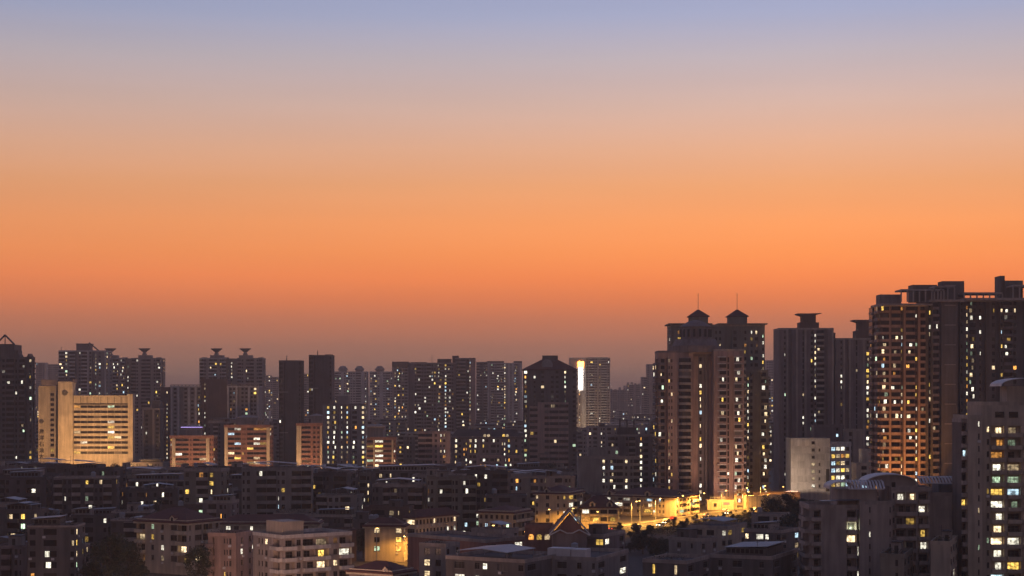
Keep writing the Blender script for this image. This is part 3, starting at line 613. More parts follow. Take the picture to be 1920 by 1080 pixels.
# ---- twin-hatted tower
root, W, D, H = house('twin_hatted_tower', 'tall apartment tower with two small pyramid hats and antennas', 'tower', 1258, 1434, 612, 825, 20, '.wGw-n.G.nn.Gw.n-nw-s', 'w.ww', 'w.ww', fh=3.15, wall='olive', trim='beige', lit=.12, yb=925, top=1.5)
m = MB(); m.box(-1.2, W * .44, -1.2, 21, H + .9, H + 1.5); m.box(W * .5, W + 1.2, -1.2, 21, H + .9, H + 1.5); part(root, m, 'eaves', W_('olive'))
for px in (1309, 1382):
    mm = root.matrix_basis.inverted(); c = mm @ Vector((X(px, 833), 833, 0)); z0 = H + 1.5
    m = MB(); m.box(c.x - 4.4, c.x + 4.4, c.y - 4, c.y + 4, z0, z0 + 3.4); hb = part(root, m, 'hat_base', W_('olive'))
    m = MB(); m.hip(c.x - 4.4, c.x + 4.4, c.y - 4, c.y + 4, z0 + 3.7, 3.3, .7, 0, .98); part(hb, m, 'pyramid_hat', TILE)
    m = MB(); m.bar((c.x, c.y, z0 + 6.5), (c.x, c.y, z0 + 15), .1); part(hb, m, 'antenna', STEEL)
sub(root, 825, 1397, 1441, 697, 815, 16, '-sw.Gb', 'bb', fh=3.15, wall='olive', trim='olive', lit=.2)
M, w2, h2 = sub(root, 825, 1338, 1395, 658, 787, 18, '.BtGB-', 'b.b', '', fh=3.1, wall='pink', trim='stone', lit=.17, top=2.5)
m = MB()
for i in range(24): m.box(w2 * .12, w2 * .4, -.95, -.72, h2 - 2.5 - i * 3.1 - .5, h2 - 2.5 - i * 3.1); m.box(w2 * .66, w2 * .95, -.95, -.72, h2 - 2.5 - i * 3.1 - .5, h2 - 2.5 - i * 3.1)
m.build('balcony_bands', W_('white'), root, M, True)
M, w2, h2 = sub(root, 825, 1300, 1338, 664, 795, 12, 'P-gG.P', fh=3.1, wall='mauve', trim='pink', lit=.25, top=1)
M, w2, h2 = sub(root, 825, 1234, 1300, 661, 791, 18, 'bGnn.....-', '', 'bb', fh=3.1, wall='pink', trim='mauve', lit=.12, top=2.5)
m = MB(); m.lathe(0, 0, [(3.1, 0), (3.25, .1), (3.25, 1.05), (3.0, 1.05), (3.0, .2)], 20); rb = m.mesh('rounded_balcony', [W_('stone')]); m = MB(); m.lathe(0, 0, [(2.85, 1.1), (2.85, 2.95)], 16); rg = m.mesh('rounded_window', [GLASS])
for i in range(24):
    for nm, me in (('rounded_balcony', rb), ('rounded_window', rg)): place(nm, me, root, M @ Matrix.Translation((w2 * .76, .6, h2 - 2.5 - (i + 1) * 3.1)))
M, w2, h2 = M, (1395 - 1234) / FPX * 790, Z(660, 790)
cx = M @ Vector((w2 * .46, 9, 0)); m = MB(); m.lathe(cx.x, cx.y, [(12, h2), (12, h2 + 3), (11, h2 + 3), (9.5, h2 + 6.2), (7, h2 + 6.2), (7, h2 + 11.5), (7.8, h2 + 12)], 16); m.lathe(cx.x, cx.y, [(7.8, h2 + 12), (3.5, h2 + 14.5), (.6, h2 + 15.2)], 16); part(root, m, 'stepped_crown', W_('mauve'))
m = MB()
for k in range(16): a = 2 * math.pi * (k + .5) / 16; m.box(cx.x + 7.05 * math.cos(a) - .5, cx.x + 7.05 * math.cos(a) + .5, cx.y + 7.05 * math.sin(a) - .5, cx.y + 7.05 * math.sin(a) + .5, h2 + 7.2, h2 + 10.8)
part(root, m, 'crown_window_slots', BLACKM, True)

# ---- tower pair with winged roof slabs
def wing_hat(root, px, yt, yb, d, w):
    mm = root.matrix_basis.inverted(); c = mm @ Vector((X(px, d + 6), d + 6, 0)); z1, z0 = Z(yt, d), Z(yb, d); m = MB()
    m.box(c.x - w * .42, c.x + w * .42, c.y - 4, c.y + 4, z0, z0 + (z1 - z0) * .45); m.box(c.x - w * .3, c.x + w * .3, c.y - 3, c.y + 3, z0 + (z1 - z0) * .45, z1 - .5); part(root, m, 'roof_core', W_('brown'))
    m = MB(); q = w * .52; m.prism([(c.x - q, z1 - .5), (c.x - q * .5, z1 - 1.5), (c.x + q * .5, z1 - 1.0), (c.x + q, z1 - .2), (c.x + q, z1 + .1), (c.x, z1 - .1), (c.x - q, z1 - .1)], c.y - 5, c.y + 5); part(root, m, 'winged_roof', W_('brown'))
root, W, D, H = house('wing_roofed_tower', 'brown striped high-rise pair with winged slabs on the roofs', 'tower', 1461, 1563, 618, 900, 20, '.npG.p.tp.gsbG.p', 'w.w', fh=3.0, wall='mauve', trim='stone', lit=.15, yb=825)
wing_hat(root, 1515, 587, 618, 900, 12.2); M, w2, h2 = sub(root, 900, 1566, 1652, 637, 905, 20, '.npGp.t.p-gsb', fh=3.0, wall='mauve', trim='stone', lit=.15); wing_hat(root, 1620, 599, 637, 905, 12.5)
sub(root, 900, 1563, 1566.4, 627, 915, 10, '', wall='dark')
# ---- big tower at the edge
root, W, D, H = house('balcony_tower', 'huge high-rise with a gridded balcony wing glowing orange at its foot', 'tower', 1650, 1742, 573, 715, 18, 'bpbnpbnpb', 'w.w', 'b.b', fh=3.0, wall='brown', trim='pink', lit=.17, yb=895)
M, w2, h2 = sub(root, 715, 1742, 1800, 566, 708, 20, 'g-bG.....G', 'wb', fh=3.0, wall='dim', trim='mauve', lit=.12)
m = MB()
for i in range(12): m.box(w2 * .5, w2 * .86, -.15, -.003, 6 + i * 8.2, 6.4 + i * 8.2)
m.build('pale_band', W_('stone'), root, M)
M, w2, h2 = sub(root, 715, 1800, 1960, 563, 716, 20, 'n-sW-nG.wGnbw.Gbw.', fh=3.0, wall='dim', trim='mauve', lit=.14)
m = MB(); d = 712
for a, c, y0, y1 in ((1650, 1742, 571, 574), (1738, 1803, 563, 567), (1800, 1960, 560, 564.5)): m.box(X(a, d), X(c, d), d - 6, d + 19, Z(y1, d), Z(y0, d))
m.build('roof_slab_edge', W_('stone'), root, root.matrix_basis.inverted())
for a, c, y0, y1, k in ((1650, 1690, 552, 572, 'mauve'), (1711, 1757, 534, 566, 'dim'), (1767, 1808, 527, 563, 'dim'), (1875, 1884, 517, 562, 'dim'), (1880, 1918, 526, 562, 'dim')): pbox(root, a, c, y0, y1, 722, 8, W_(k), 'roof_box')
m = MB()
for a, c, y0 in ((1690, 1770, 542), (1752, 1790, 536), (1808, 1880, 548), (1900, 1960, 534)):
    m.box(X(a, d), X(c, d), d, d + 12, Z(y0 + 3, d), Z(y0, d)); n = max(2, int((c - a) / 11))
    for i in range(n + 1): xx = X(a + (c - a) * i / n, d); m.box(xx - .25, xx + .25, d, d + .5, Z(566, d), Z(y0 + 3, d))
m.build('roof_pergola', W_('stone'), root, root.matrix_basis.inverted())

# ---- pale panelled building and its low neighbour
root, W, D, H = house('panelled_building', 'pale panel-clad building with a dark slot and a lit side wing', 'office building', 1483, 1556, 824, 830, 16, '', wall='white', yb=915, parapet=.6)
M0 = ID(); n = 7; fh = 3.5
for i in range(n):                              # each cladding band stands proud of the joint
    m = MB(); m.box(-.02, W + .02, -.14, -.004, H - (i + 1) * fh + .3, H - i * fh); m.build('panel', W_('white'), root)
for i in range(n):
    for u, w_ in ((.53, 1.5), (.71, .8)):
        if rnd.random() < .9: place('window', window_mesh(w_, 1.4, 1 if (i >= 3 and u < .6) or rnd.random() < .15 else 0), root, Matrix.Translation((W * u + w_ / 2, -.17, H - (i + 1) * fh + 1.2)))
m = MB(); m.box(W * .9, W * .985, -.2, -.142, H - 7.2 * fh, H - 4.1 * fh); part(root, m, 'dark_slot', GLASS)
Mw = root.matrix_basis.inverted() @ RT(X(1556, 830), 830, 0, R(38)); block(root, Mw, 15.5, 12, H - 2.2, 3.5, '-WWWW-', '', wall='white', lit=.55, indiv=True, nf=6, top=1.0)
M, w2, h2 = sub(root, 830, 1583, 1617, 808, 846, 10, '.g..', wall='stone', lit=.1, fh=3.5); sub(root, 830, 1527, 1583, 800, 850, 10, '....n.', wall='mauve', lit=.1)
root, W, D, H = house('low_white_building', 'low white building with a terrace behind the panelled one', 'building', 1606, 1658, 872, 800, 12, '.W.ww.', wall='white', lit=.3, indiv=True, yb=895); sub(root, 800, 1617, 1656, 846, 806, 8, '', wall='white')

# ---- near right: balcony tower
D1 = 417
root, W, D, H = house('balcony_tower', 'near beige tower with deep balconies, green and yellow rooms lit', 'tower', 1815, 1842, 785, D1, 14, '..n-', '', fh=3.02, wall='beige', trim='beige', lit=.2, indiv=True, nf=15, ac=.2)
M, w2, h2 = sub(root, D1, 1842, 1960, 760, D1 + .6, 14, '-nb-b-b.', fh=3.02, wall='beige', trim='beige', lit=.75, indiv=True, nf=13, top=4.6, ac=.15)
for a in (1867, 1893): m = MB(); m.box(X(a, D1), X(a + 17, D1), D1 + .45, D1 + .58, Z(783, D1), Z(772, D1)); m.build('attic_window', GLASS, root, root.matrix_basis.inverted())
M, w2, h2 = sub(root, D1, 1803, 1815, 792, D1 + 1.5, 9, 'b', fh=3.02, wall='dim', trim='stone', lit=.15, indiv=True, nf=13)
pbox(root, 1888, 1960, 724, 760, D1 + 4, 6, W_('beige'), 'penthouse')
m = MB(); vault(m, X(1879, D1), X(1990, D1), D1 + 1, D1 + 11, Z(724, D1), 2.1, 14, .2); m.build('vaulted_canopy', WHITE, root, root.matrix_basis.inverted())
# ---- near right: vault-roofed building
D2 = 425
root, W, D, H = house('vault_roofed_building', 'grey apartment building under white barrel vaults with slotted eaves', 'apartment block', 1517, 1612, 953, D2, 14, '-b--....bt', '', 'w.bb', fh=3.05, wall='stone', trim='stone', lit=.12, indiv=True, nf=6, ac=.2)
sub(root, D2, 1612, 1672, 946, D2 - 1.2, 14, '..n....n', fh=3.05, wall='stone', trim='stone', lit=.25, indiv=True, nf=6)
sub(root, D2, 1672, 1745, 920, D2 + .8, 14, 'nbb-b-', fh=3.05, wall='stone', trim='stone', lit=.42, indiv=True, nf=7, ac=.2)
sub(root, D2, 1745, 1804, 930, D2 + 2.5, 14, '......', fh=3.05, wall='stone', lit=.1)
inv = root.matrix_basis.inverted()
pbox(root, 1570, 1645, 918, 953, D2 + 3, 9, W_('stone'), 'penthouse'); pbox(root, 1660, 1722, 905, 946, D2 + 5, 8, W_('stone'), 'rear_penthouse'); pbox(root, 1760, 1804, 908, 930, D2 + 5, 7, W_('blue'), 'side_penthouse')
m = MB(); vault(m, X(1628, D2), X(1728, D2), D2 + 4, D2 + 13, Z(912, D2), 2.9, 16, .25); m.build('barrel_vault', WHITE, root, inv)
m = MB(); xa, xb, za = X(1629, D2), X(1727, D2), Z(912, D2); m.prism([((xa + xb) / 2 - (xb - xa) / 2 * math.cos(math.pi * k / 14), za + 2.75 * math.sin(math.pi * k / 14) ** .8) for k in range(15)][::-1], D2 + 4.97, D2 + 5.2); m.build('vault_end_wall', W_('stone'), root, inv)
m = MB(); m.box(X(1680, D2), X(1687, D2), D2 + 4.8, D2 + 4.96, Z(918, D2), Z(906, D2)); m.build('vault_window', GLASS, root, inv)
m = MB(); vault(m, X(1556, D2), X(1606, D2), D2 + 1.2, D2 + 9, Z(917, D2), 1.9, 12, .2); m.build('barrel_vault', WHITE, root, inv)
def slotted(xl, xr, y0, y1, dd, depth, n, rise):
    xa, xb, za, zb = X(xl, dd), X(xr, dd), Z(y1, dd), Z(y0, dd)
    m = MB(); m.box(xa, xb, dd - .1, dd + .15, za - .1, za + .15); m.box(xa, xb, dd + depth - .3, dd + depth, zb - .1, zb + .1); m.build('eave_beam', WHITE, root, inv)
    me = None
    for i in range(n + 1):
        x = xa + (xb - xa) * i / n; m = MB(); w = (xb - xa) / n * .28
        m.prism([(0, 0), (depth * .55, (zb - za) * .8), (depth, zb - za), (depth, zb - za + .15), (depth * .5, (zb - za) * .8 + .15), (-.05, .15)], -w, w)
        if me is None: me = m.mesh('canopy_slat', [WHITE])
        place('canopy_slat', me, root, inv @ Matrix.Translation((x, dd, za)) @ Matrix.Rotation(R(90), 4, 'Z'))
lp = bpy.data.objects.new('balcony_light', lamp_data('balcony_light', 'POINT', 160, (.85, 1, .7), .12)); COL.objects.link(lp); lp.parent = root; lp.matrix_basis = inv @ Matrix.Translation((X(1597, D2), D2 + .5, Z(991, D2)))
slotted(1592, 1658, 902, 917, D2 + .5, 4, 11, 2); slotted(1727, 1806, 895, 906, D2 + 2.5, 4, 13, 1)
m = MB(); m.prism([(0, 0), (9.5, .35), (9.5, .45), (0, .1)], 0, 4); m.build('rooftop_awning', wall_mat('blue_sheet', (.08, .12, .2), .4), root, inv @ Matrix.Translation((X(1540, D2), D2 - .8, Z(940, D2))))
for a, c, y0, dd, wl, lab in ((1650, 1712, 1046, 400, 'olive', 'small flat-roofed block with a roof garden in front of the vaulted building'), (1745, 1796, 1022, 404, 'beige', 'plain beige stair block beside the vaulted building')):
    r2, W, D, H = house('low_block', lab, 'building', a, c, y0, dd, 9, '...w.' if a < 1700 else '...', 'www', fh=3, wall=wl, lit=.1, indiv=True, xc=(a + (c - a) * .72), th=20); clutter(r2, W, D, H, rnd, ('plants', 'pole', 'stair'))

# ---- near left: hip-roofed block and pink blocks
def hiproof(root, W, D, H, h, name='hip_roof', mat=TILE, ov=.8): 
    m = MB(); m.box(-ov * .8, W + ov * .8, -ov * .8, D + ov * .8, H - .5, H - .02); part(root, m, 'cornice', W_('cream')); m = MB(); m.hip(0, W, 0, D, H + .35, h, ov); part(root, m, name, mat)
def dormer(root, x, y, z, s=1.0):
    m = MB(); m.prism([(x - s, z), (x + s, z), (x + s, z + s * 1.0), (x, z + s * 1.9), (x - s, z + s * 1.0)], y, y + 2.6 * s, 0); m.prism([(x - s * 1.2, z + s * .95), (x, z + s * 2.05), (x + s * 1.2, z + s * .95), (x, z + s * 1.9)], y - .15, y + 2.6 * s, 1); dm = part(root, m, 'dormer', [W_('cream'), TILE]); m = MB(); m.prism([(x - s * .4, z + .1), (x + s * .4, z + .1), (x + s * .4, z + s), (x, z + s * 1.3), (x - s * .4, z + s)], y - .03, y - .002); part(dm, m, 'dormer_window', GLASS)
NEARK = dict(indiv=True, ac=.3, lit=.16)
root, W, D, H = house('hip_roofed_block', 'cream block with a red hipped roof and balconies, by the dark trees', 'apartment block', 256, 412, 982, 480, 12, 'b.w.w.Wb', 'w-Wb-w', '', xc=350, th=30, fh=2.95, wall='beige', trim='cream', **NEARK)
hiproof(root, W, D, H, 3.6); [dormer(root, W * u, -.2, H + .5, .9) for u in (.72,)]
root, W, D, H = house('long_hip_roofed_block', 'long cream block under a low red roof behind the pink blocks', 'apartment block', 405, 596, 983, 535, 11, '.ww.n-..-w..w.', '', '', fh=2.9, wall='cream', trim='cream', **NEARK); hiproof(root, W, D, H, 2.4)
root, W, D, H = house('pink_block', 'pink plastered block with a lit room and stacked corner balconies', 'apartment block', 390, 473, 1006, 457, 11, 'b-..nnw.', '.w.w', 'b', xc=442, th=16, fh=3.0, wall='pink', trim='pink', **NEARK); clutter(root, W, D, H, rnd, ('pole', 'plants'))
root, W, D, H = house('grey_balcony_block', 'grey-pink block with wrap-round balconies and a bare rooftop penthouse', 'apartment block', 474, 660, 1010, 446, 14, '.nnw.b', 'bwbb-wb', '', xc=528, th=52, fh=3.0, wall='stone', trim='white', **NEARK)
m = MB(); m.box(W * .3, W * .85, 1.5, 8, H, H + 4.2); m.box(W * .15, W * .3, 3, 8, H, H + 3); part(root, m, 'penthouse', W_('beige')); clutter(root, W, D, H, rnd, ('pole', 'tank'))
root, W, D, H = house('red_roofed_house', 'dark red hipped roof with a small gabled dormer below the tall cream block', 'house', 655, 775, 1077, 428, 9, '.w.w.', 'w', '', xc=735, th=30, fh=3.0, wall='mauve', trim='cream', lit=.1, indiv=True); hiproof(root, W, D, H, 2.4); dormer(root, W * .85, -.2, H + .4, .8)
# ---- street-lit buildings
root, W, D, H = house('street_lit_block', 'tall cream block whose corner glows orange above a street lamp', 'apartment block', 684, 764, 988, 519, 10, '..W-...W-', 'w.w', '', xc=757, th=6, fh=2.75, wall='cream', trim='cream', indiv=True, ac=.3, lit=.45); hiproof(root, W, D, H, 2.2)
root, W, D, H = house('long_street_block', 'long cream terrace receding from the tall orange-cornered block', 'apartment block', 761, 886, 972, 533, 10, 'W', 'wwwwwwwwwwww', '', xc=779, th=38, fh=2.9, wall='cream', trim='cream', indiv=True, ac=.4, lit=.2); hiproof(root, W, D, H, 2.2)
root, W, D, H = house('street_lit_block', 'cream block with its lowest balcony blazing orange', 'apartment block', 897, 995, 963, 565, 10, 'nnnnnn-', 'bb', '', xc=962, th=24, fh=2.9, wall='cream', trim='cream', indiv=True, ac=.2, lit=.25); hiproof(root, W, D, H, 1.8)
root, W, D, H = house('street_lit_block', 'cream four-storey block with a dormer, facing the pavilion gable', 'apartment block', 1003, 1093, 927, 640, 12, 'n.w.n-n-', 'Wbw', '', xc=1066, th=20, yb=985, fh=2.9, wall='cream', trim='cream', indiv=True, ac=.3, lit=.25); hiproof(root, W, D, H, 2.6); dormer(root, W * .35, -.2, H + .4, 1)
root, W, D, H = house('street_lit_block', 'low cream block with two gabled dormers and orange ground floor', 'apartment block', 1090, 1158, 953, 648, 10, 'WbWb', '', '', yb=992, fh=2.9, wall='cream', trim='cream', indiv=True, lit=.4, ac=.2); hiproof(root, W, D, H, 4.2); [dormer(root, W * u, -.3, H + .5, 1.2) for u in (.3, .78)]
root, W, D, H = house('street_lit_block', 'long cream block beside the lamps, red roof with gabled dormers', 'apartment block', 1130, 1318, 934, 712, 12, 'nw-bW.w-bn-nn..', 'wbwb', '', xc=1267, th=28, yb=986, fh=2.4, wall='cream', trim='cream', indiv=True, ac=.3, lit=.2); hiproof(root, W, D, H, 3.2); [dormer(root, W * u, -.3, H + .4, 1.3) for u in (.1, .62)]; [dormer(root, W + .3 - 2.6, D * u, H + .4, .9) for u in (.4, .8)]
# gate, arch and wall beyond the street
root, W, D, H = house('gatehouse', 'low orange-lit gatehouse with a white rooftop rail beside the arch', 'gatehouse', 1326, 1376, 941, 757, 6, '.w...', '', wall='cream', fh=3.2, indiv=True, lit=.0, yb=962)
m = MB()
for i in range(9): m.box(1.5 + i * .8, 1.6 + i * .8, .3, .4, H, H + 2.0)
m.box(1.4, 8.1, .28, .42, H + 2, H + 2.15); m.box(1.4, 8.1, .28, .42, H + .95, H + 1.05); part(root, m, 'roof_rail', WHITE)
m = MB(); m.box(7.2, 9.8, -.3, -.1, H - 1.2, H - .3); part(root, m, 'red_sign', REDL)
aM = RT(X(1388, 760), 760, 0, 0); arch = empty('arch_gate', aM); tag(arch, 'pale arched gateway with red emblems standing over the lit pavement', 'arch'); foot(aM, 3, 2, 962)
m = MB(); n = 14; w_o, w_i, zc2 = 2.75, 1.5, 6.0
m.box(-w_o, -w_i, 0, 1.2, 0, zc2); m.box(w_i, w_o, 0, 1.2, 0, zc2); part(arch, m, 'pillar', W_('cream'))
m = MB()
for k in range(n):
    a, b2 = math.pi * k / n, math.pi * (k + 1) / n; m.prism([(w_i * math.cos(a), zc2 + w_i * math.sin(a)), (w_o * math.cos(a), zc2 + 3 * math.sin(a)), (w_o * math.cos(b2), zc2 + 3 * math.sin(b2)), (w_i * math.cos(b2), zc2 + w_i * math.sin(b2))], -.1, 1.3)
part(arch, m, 'arch_ring', W_('cream'))
for k in range(5):
    a = math.pi * (k + .5) / 5; x, z = 2.15 * math.cos(a), zc2 + 2.25 * math.sin(a); m = MB(); m.prism([(x - .35, z - .1), (x, z - .35), (x + .35, z - .05), (x + .1, z + .35), (x - .25, z + .3)], -.2, -.11); part(arch, m, 'red_emblem', wall_mat('red_paint', (.4, .03, .02)))
wl = empty('boundary_wall', RT(X(1402, 765), 765, 0, R(38))); tag(wl, 'long orange-lit boundary wall running on from the arch', 'wall')
m = MB(); m.box(0, 26, 0, .4, 0, 5.6); part(wl, m, 'wall', W_('cream')); m = MB(); m.box(-.1, 26.1, -.15, .55, 5.6, 5.9); part(wl, m, 'coping', W_('stone'))
for i in range(6): m = MB(); m.box(i * 5, i * 5 + .7, -.2, -.004, 0, 5.6); part(wl, m, 'pier', W_('cream'))
house('low_building', 'single-storey building beyond the boundary wall', 'building', 1412, 1500, 926, 812, 8, 'w.W.w.', wall='pink', fh=3.4, indiv=True, lit=.1, nf=2, yb=945)
# ---- dark foreground group
root, W, D, H = house('gabled_pavilion', 'dark red gabled roof pavilion with white scalloped edge', 'building', 1036, 1100, 1000, 455, 9, '', '', wall='mauve', yb=1000, parapet=0)
m = MB(); m.prism([(-.8, H), (W * .5, H + 6.2), (W + .8, H), (W + .8, H - .4), (W * .5, H + 5.7), (-.8, H - .4)], -.6, 10); part(root, m, 'gable_roof', TILE)
m = MB(); m.prism([(0, H), (W, H), (W * .5, H + 5.4)], -.05, .0); part(root, m, 'gable_wall', W_('red'))
m = MB(); zz = H - .5; q = [(-.9, zz), (W * .22, zz + 1.5), (W * .42, zz + .6), (W * .58, zz + .6), (W * .78, zz + 1.5), (W + .9, zz)]
for a, c in zip(q, q[1:]): m.bar((a[0], -.7, a[1]), (c[0], -.7, c[1]), .16)
m.bar((-.9, -.7, zz + .2), (W * .5, -.7, H + 6.2), .14); m.bar((W + .9, -.7, zz + .2), (W * .5, -.7, H + 6.2), .14); part(root, m, 'white_edging', WHITE)
root, W, D, H = house('red_brick_block', 'dark red flat block with round-arched windows near the gabled pavilion', 'building', 984, 1038, 990, 470, 8, '', '', wall='red', lit=.0)
for k in range(3):
    u = W * (.22 + .28 * k); m = MB(); m.prism([(u - .7, H - 3.2), (u + .7, H - 3.2), (u + .7, H - 2.2), (u + .4, H - 1.75), (u - .4, H - 1.75), (u - .7, H - 2.2)], -.08, -.004); part(root, m, 'arched_window', LITY)
for a, c, y0, dd, dep, wl_, fr, th, lab, cl in ((764, 985, 1018, 470, 12, 'red', '....', 30, 'dark red windowless block in front of the cream terrace', ('pole',)), (786, 862, 1026, 452, 10, 'grey', '.W.W.', 12, 'plain grey block with two wide dark windows', ('plants',)),
        (884, 972, 999, 490, 8, 'stone', '..n.', 18, 'small pale block with a flat overhanging lid', ('awning',)), (836, 1060, 1056, 410, 14, 'dim', '.W.ww.W.w', 15, 'flat-roofed building with a pale sheet roof and equipment', ('awning', 'tank', 'pole')),
        (1000, 1178, 1052, 418, 14, 'grey', '.w.W.w.n', 8, 'grey building carrying a white box and pipes on its roof', ('pole', 'tank')), (1055, 1172, 1008, 462, 12, 'mauve', 'WWwWW', 10, 'dim mauve block with glazed top floor behind the white roof box', ('stair',)),
        (1205, 1330, 1058, 410, 12, 'dim', '.t..t.', 12, 'dark flat block with two tall orange windows', ('plants',)), (1254, 1345, 1016, 465, 10, 'grey', '.w.n.', 28, 'grey house with stepped roof and sloping parapet', ('stair',)),
        (1290, 1400, 992, 520, 10, 'beige', 'wW-W.w', 14, 'beige house with lit kitchen windows behind the stepped roof', ('awning',)), (1395, 1500, 1000, 500, 10, 'dim', 'w.Ww.w', 20, 'dark house half hidden by trees near the vaulted building', ('plants', 'shed')),
        (1330, 1510, 1050, 420, 12, 'dim', '.w.W..w.', 10, 'long dark flat roof with few lit windows near the vaulted building', ('shed', 'pole'))):
    root, W, D, H = house('low_house', lab, 'building', a, c, y0, dd, dep, fr, 'w.w', '', xc=a + (c - a) * .66, th=th + 14, fh=3.0, wall=wl_, trim='stone', lit=.16, indiv=True, ac=.3); clutter(root, W, D, H, rnd, cl)
    if 'white box' in lab:
        m = MB(); m.box(3, 9, 2, 6, H + .3, H + 2.6); m.box(9.3, 13, 2, 6, H + .3, H + 2.5); part(root, m, 'roof_box', WHITE)

# ================================================================== filler fabric: low-rise quarter, mid-rise belt, far towers
NUM = ['zero', 'one', 'two', 'three', 'four', 'five', 'six', 'seven', 'eight', 'nine', 'ten', 'eleven', 'twelve', 'thirteen', 'fourteen', 'fifteen', 'sixteen', 'seventeen', 'eighteen', 'nineteen', 'twenty']
def num(n): return NUM[n] if n <= 20 else str(n)
def room(x0, x1, y0, y1, m=1.5):
    return not any(x0 - m < f[1] and x1 + m > f[0] and y0 - m < f[3] and y1 + m > f[2] for f in FOOT)
def cap(px0, px1, d, z):
    for f in FOOT:
        if f[6] > d and f[4] < px1 and f[5] > px0:
            yb = f[7] if f[7] is not None else (1090 if f[6] < 800 else None)
            if yb: z = min(z, Z(yb, d))
    return z
fr_ = random.Random(23)
HAND = list(FOOT)
COLW = {'grey': 'grey', 'dim': 'dark grey', 'stone': 'stone-coloured', 'mauve': 'mauve-grey', 'beige': 'beige', 'olive': 'olive-grey', 'pink': 'pinkish', 'brown': 'brown', 'white': 'pale', 'dark': 'blackish'}
RFW = {'stair': 'a stair head', 'tank': 'a water tank', 'shed': 'a sheet-metal shed', 'awning': 'a pitched awning', 'plants': 'roof plants', 'pole': 'an antenna'}
def fill(d0, d1, step, pxa, pxb, wr, dr, floors, where, grp, walls, lit, pats, name, rot=6, ymin=None, gap=(1, 6), maxn=400, near=False, kinds=True, sides=True):
    n = 0; d = d1
    while d > d0 and n < maxn:
        x = X(pxa, d) + fr_.uniform(0, 10)
        while x < X(pxb, d) and n < maxn:
            w, dp = fr_.uniform(*wr), fr_.uniform(*dr); yy = d + fr_.uniform(-.25, .25) * step
            if room(x, x + w, yy, yy + dp):
                nf = fr_.randint(*floors); px0, px1 = 960 + FPX * x / yy, 960 + FPX * (x + w) / yy
                H = nf * 2.95 + .5
                if ymin: H = min(H, Z(ymin + fr_.uniform(0, 25), yy))
                H = min(H, cap(px0, px1, yy, 999)); nf = int((H - .3) / 2.95)
                seen = True
                if ymin and ymin < 800:
                    ty = HY - (H - CAMZ) * FPX / yy; cols = [px0 + (px1 - px0) * q / 9 for q in range(10)]
                    seen = any(not any(f[4] - 1 <= c_ <= f[5] + 1 and f[6] < yy and f[8] < ty for f in SKYL) for c_ in cols)
                if nf >= 2 and seen:
                    a = R(fr_.uniform(-rot, rot)); M = RT(x, yy, 0, a); root = empty(name, M); wl = fr_.choice(walls); H = nf * 2.95 + .4
                    k0 = fr_.choice(pats); reps = max(1, round(w / 11)); fp = (k0 * reps)
                    nl = block(root, ID(), w, dp, H, 2.95, fp, 'w.w' if sides else '', 'w.w' if sides else '', wall=wl, trim=fr_.choice((wl, wl, 'stone')), lit=lit * fr_.uniform(.3, 1.7), ac=.25 if near else 0, parapet=fr_.choice((.5, .9)))
                    ks = [fr_.choice(('stair', 'tank', 'shed', 'awning', 'plants', 'pole', 'stair', 'shed'))] if kinds else []
                    if kinds and fr_.random() < .75: ks.append(fr_.choice(('tank', 'pole', 'plants', 'awning')))
                    if kinds and yy < 800 and fr_.random() < .5: ks.append(fr_.choice(('tank', 'pole', 'plants')))
                    clutter(root, w, dp, H, fr_, ks)
                    rf = ' and '.join(RFW[k] for k in list(dict.fromkeys(ks))[:2]) if ks else 'a flat roof'
                    litw = ', no window lit' if nl == 0 else ', one window lit' if nl == 1 else ', %s windows lit' % num(nl)
                    tag(root, '%s-storey %s %s with %s%s' % (num(nf), COLW[wl], where, rf, litw), 'building', grp)
                    FOOT.append((x, x + w, yy, yy + dp, px0, px1, yy, None if False else 0)); n += 1
            x += w + fr_.uniform(*gap)
        d -= step
    return n
PL = ['w.bw.', '.ww.b', 'bwwb.', 'w-W.n', 'nw.bb', '.b-wn.']
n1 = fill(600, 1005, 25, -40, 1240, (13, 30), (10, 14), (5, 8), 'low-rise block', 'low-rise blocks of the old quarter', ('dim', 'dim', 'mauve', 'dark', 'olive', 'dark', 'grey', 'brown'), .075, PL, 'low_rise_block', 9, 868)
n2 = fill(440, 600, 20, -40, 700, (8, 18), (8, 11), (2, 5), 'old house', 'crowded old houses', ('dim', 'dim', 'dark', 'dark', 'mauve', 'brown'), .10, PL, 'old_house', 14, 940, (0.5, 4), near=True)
n3 = fill(470, 1000, 24, 1180, 1500, (12, 22), (9, 12), (2, 6), 'house', 'houses round the lit street', ('grey', 'dim', 'stone', 'beige'), .06, PL, 'house', 9, 905)
n4 = fill(1080, 1900, 75, -60, 1700, (22, 48), (14, 18), (6, 15), 'mid-rise block', 'mid-rise blocks between the towers', ('grey', 'stone', 'mauve', 'dim'), .13, PL, 'mid_rise_block', 6, 775, (6, 45), kinds=True, sides=False)
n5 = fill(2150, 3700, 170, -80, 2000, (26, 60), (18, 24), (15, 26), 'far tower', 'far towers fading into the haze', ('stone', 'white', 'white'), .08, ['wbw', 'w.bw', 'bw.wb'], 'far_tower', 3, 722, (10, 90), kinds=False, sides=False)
print('FILL', n1, n2, n3, n4, n5, len(bpy.data.objects))

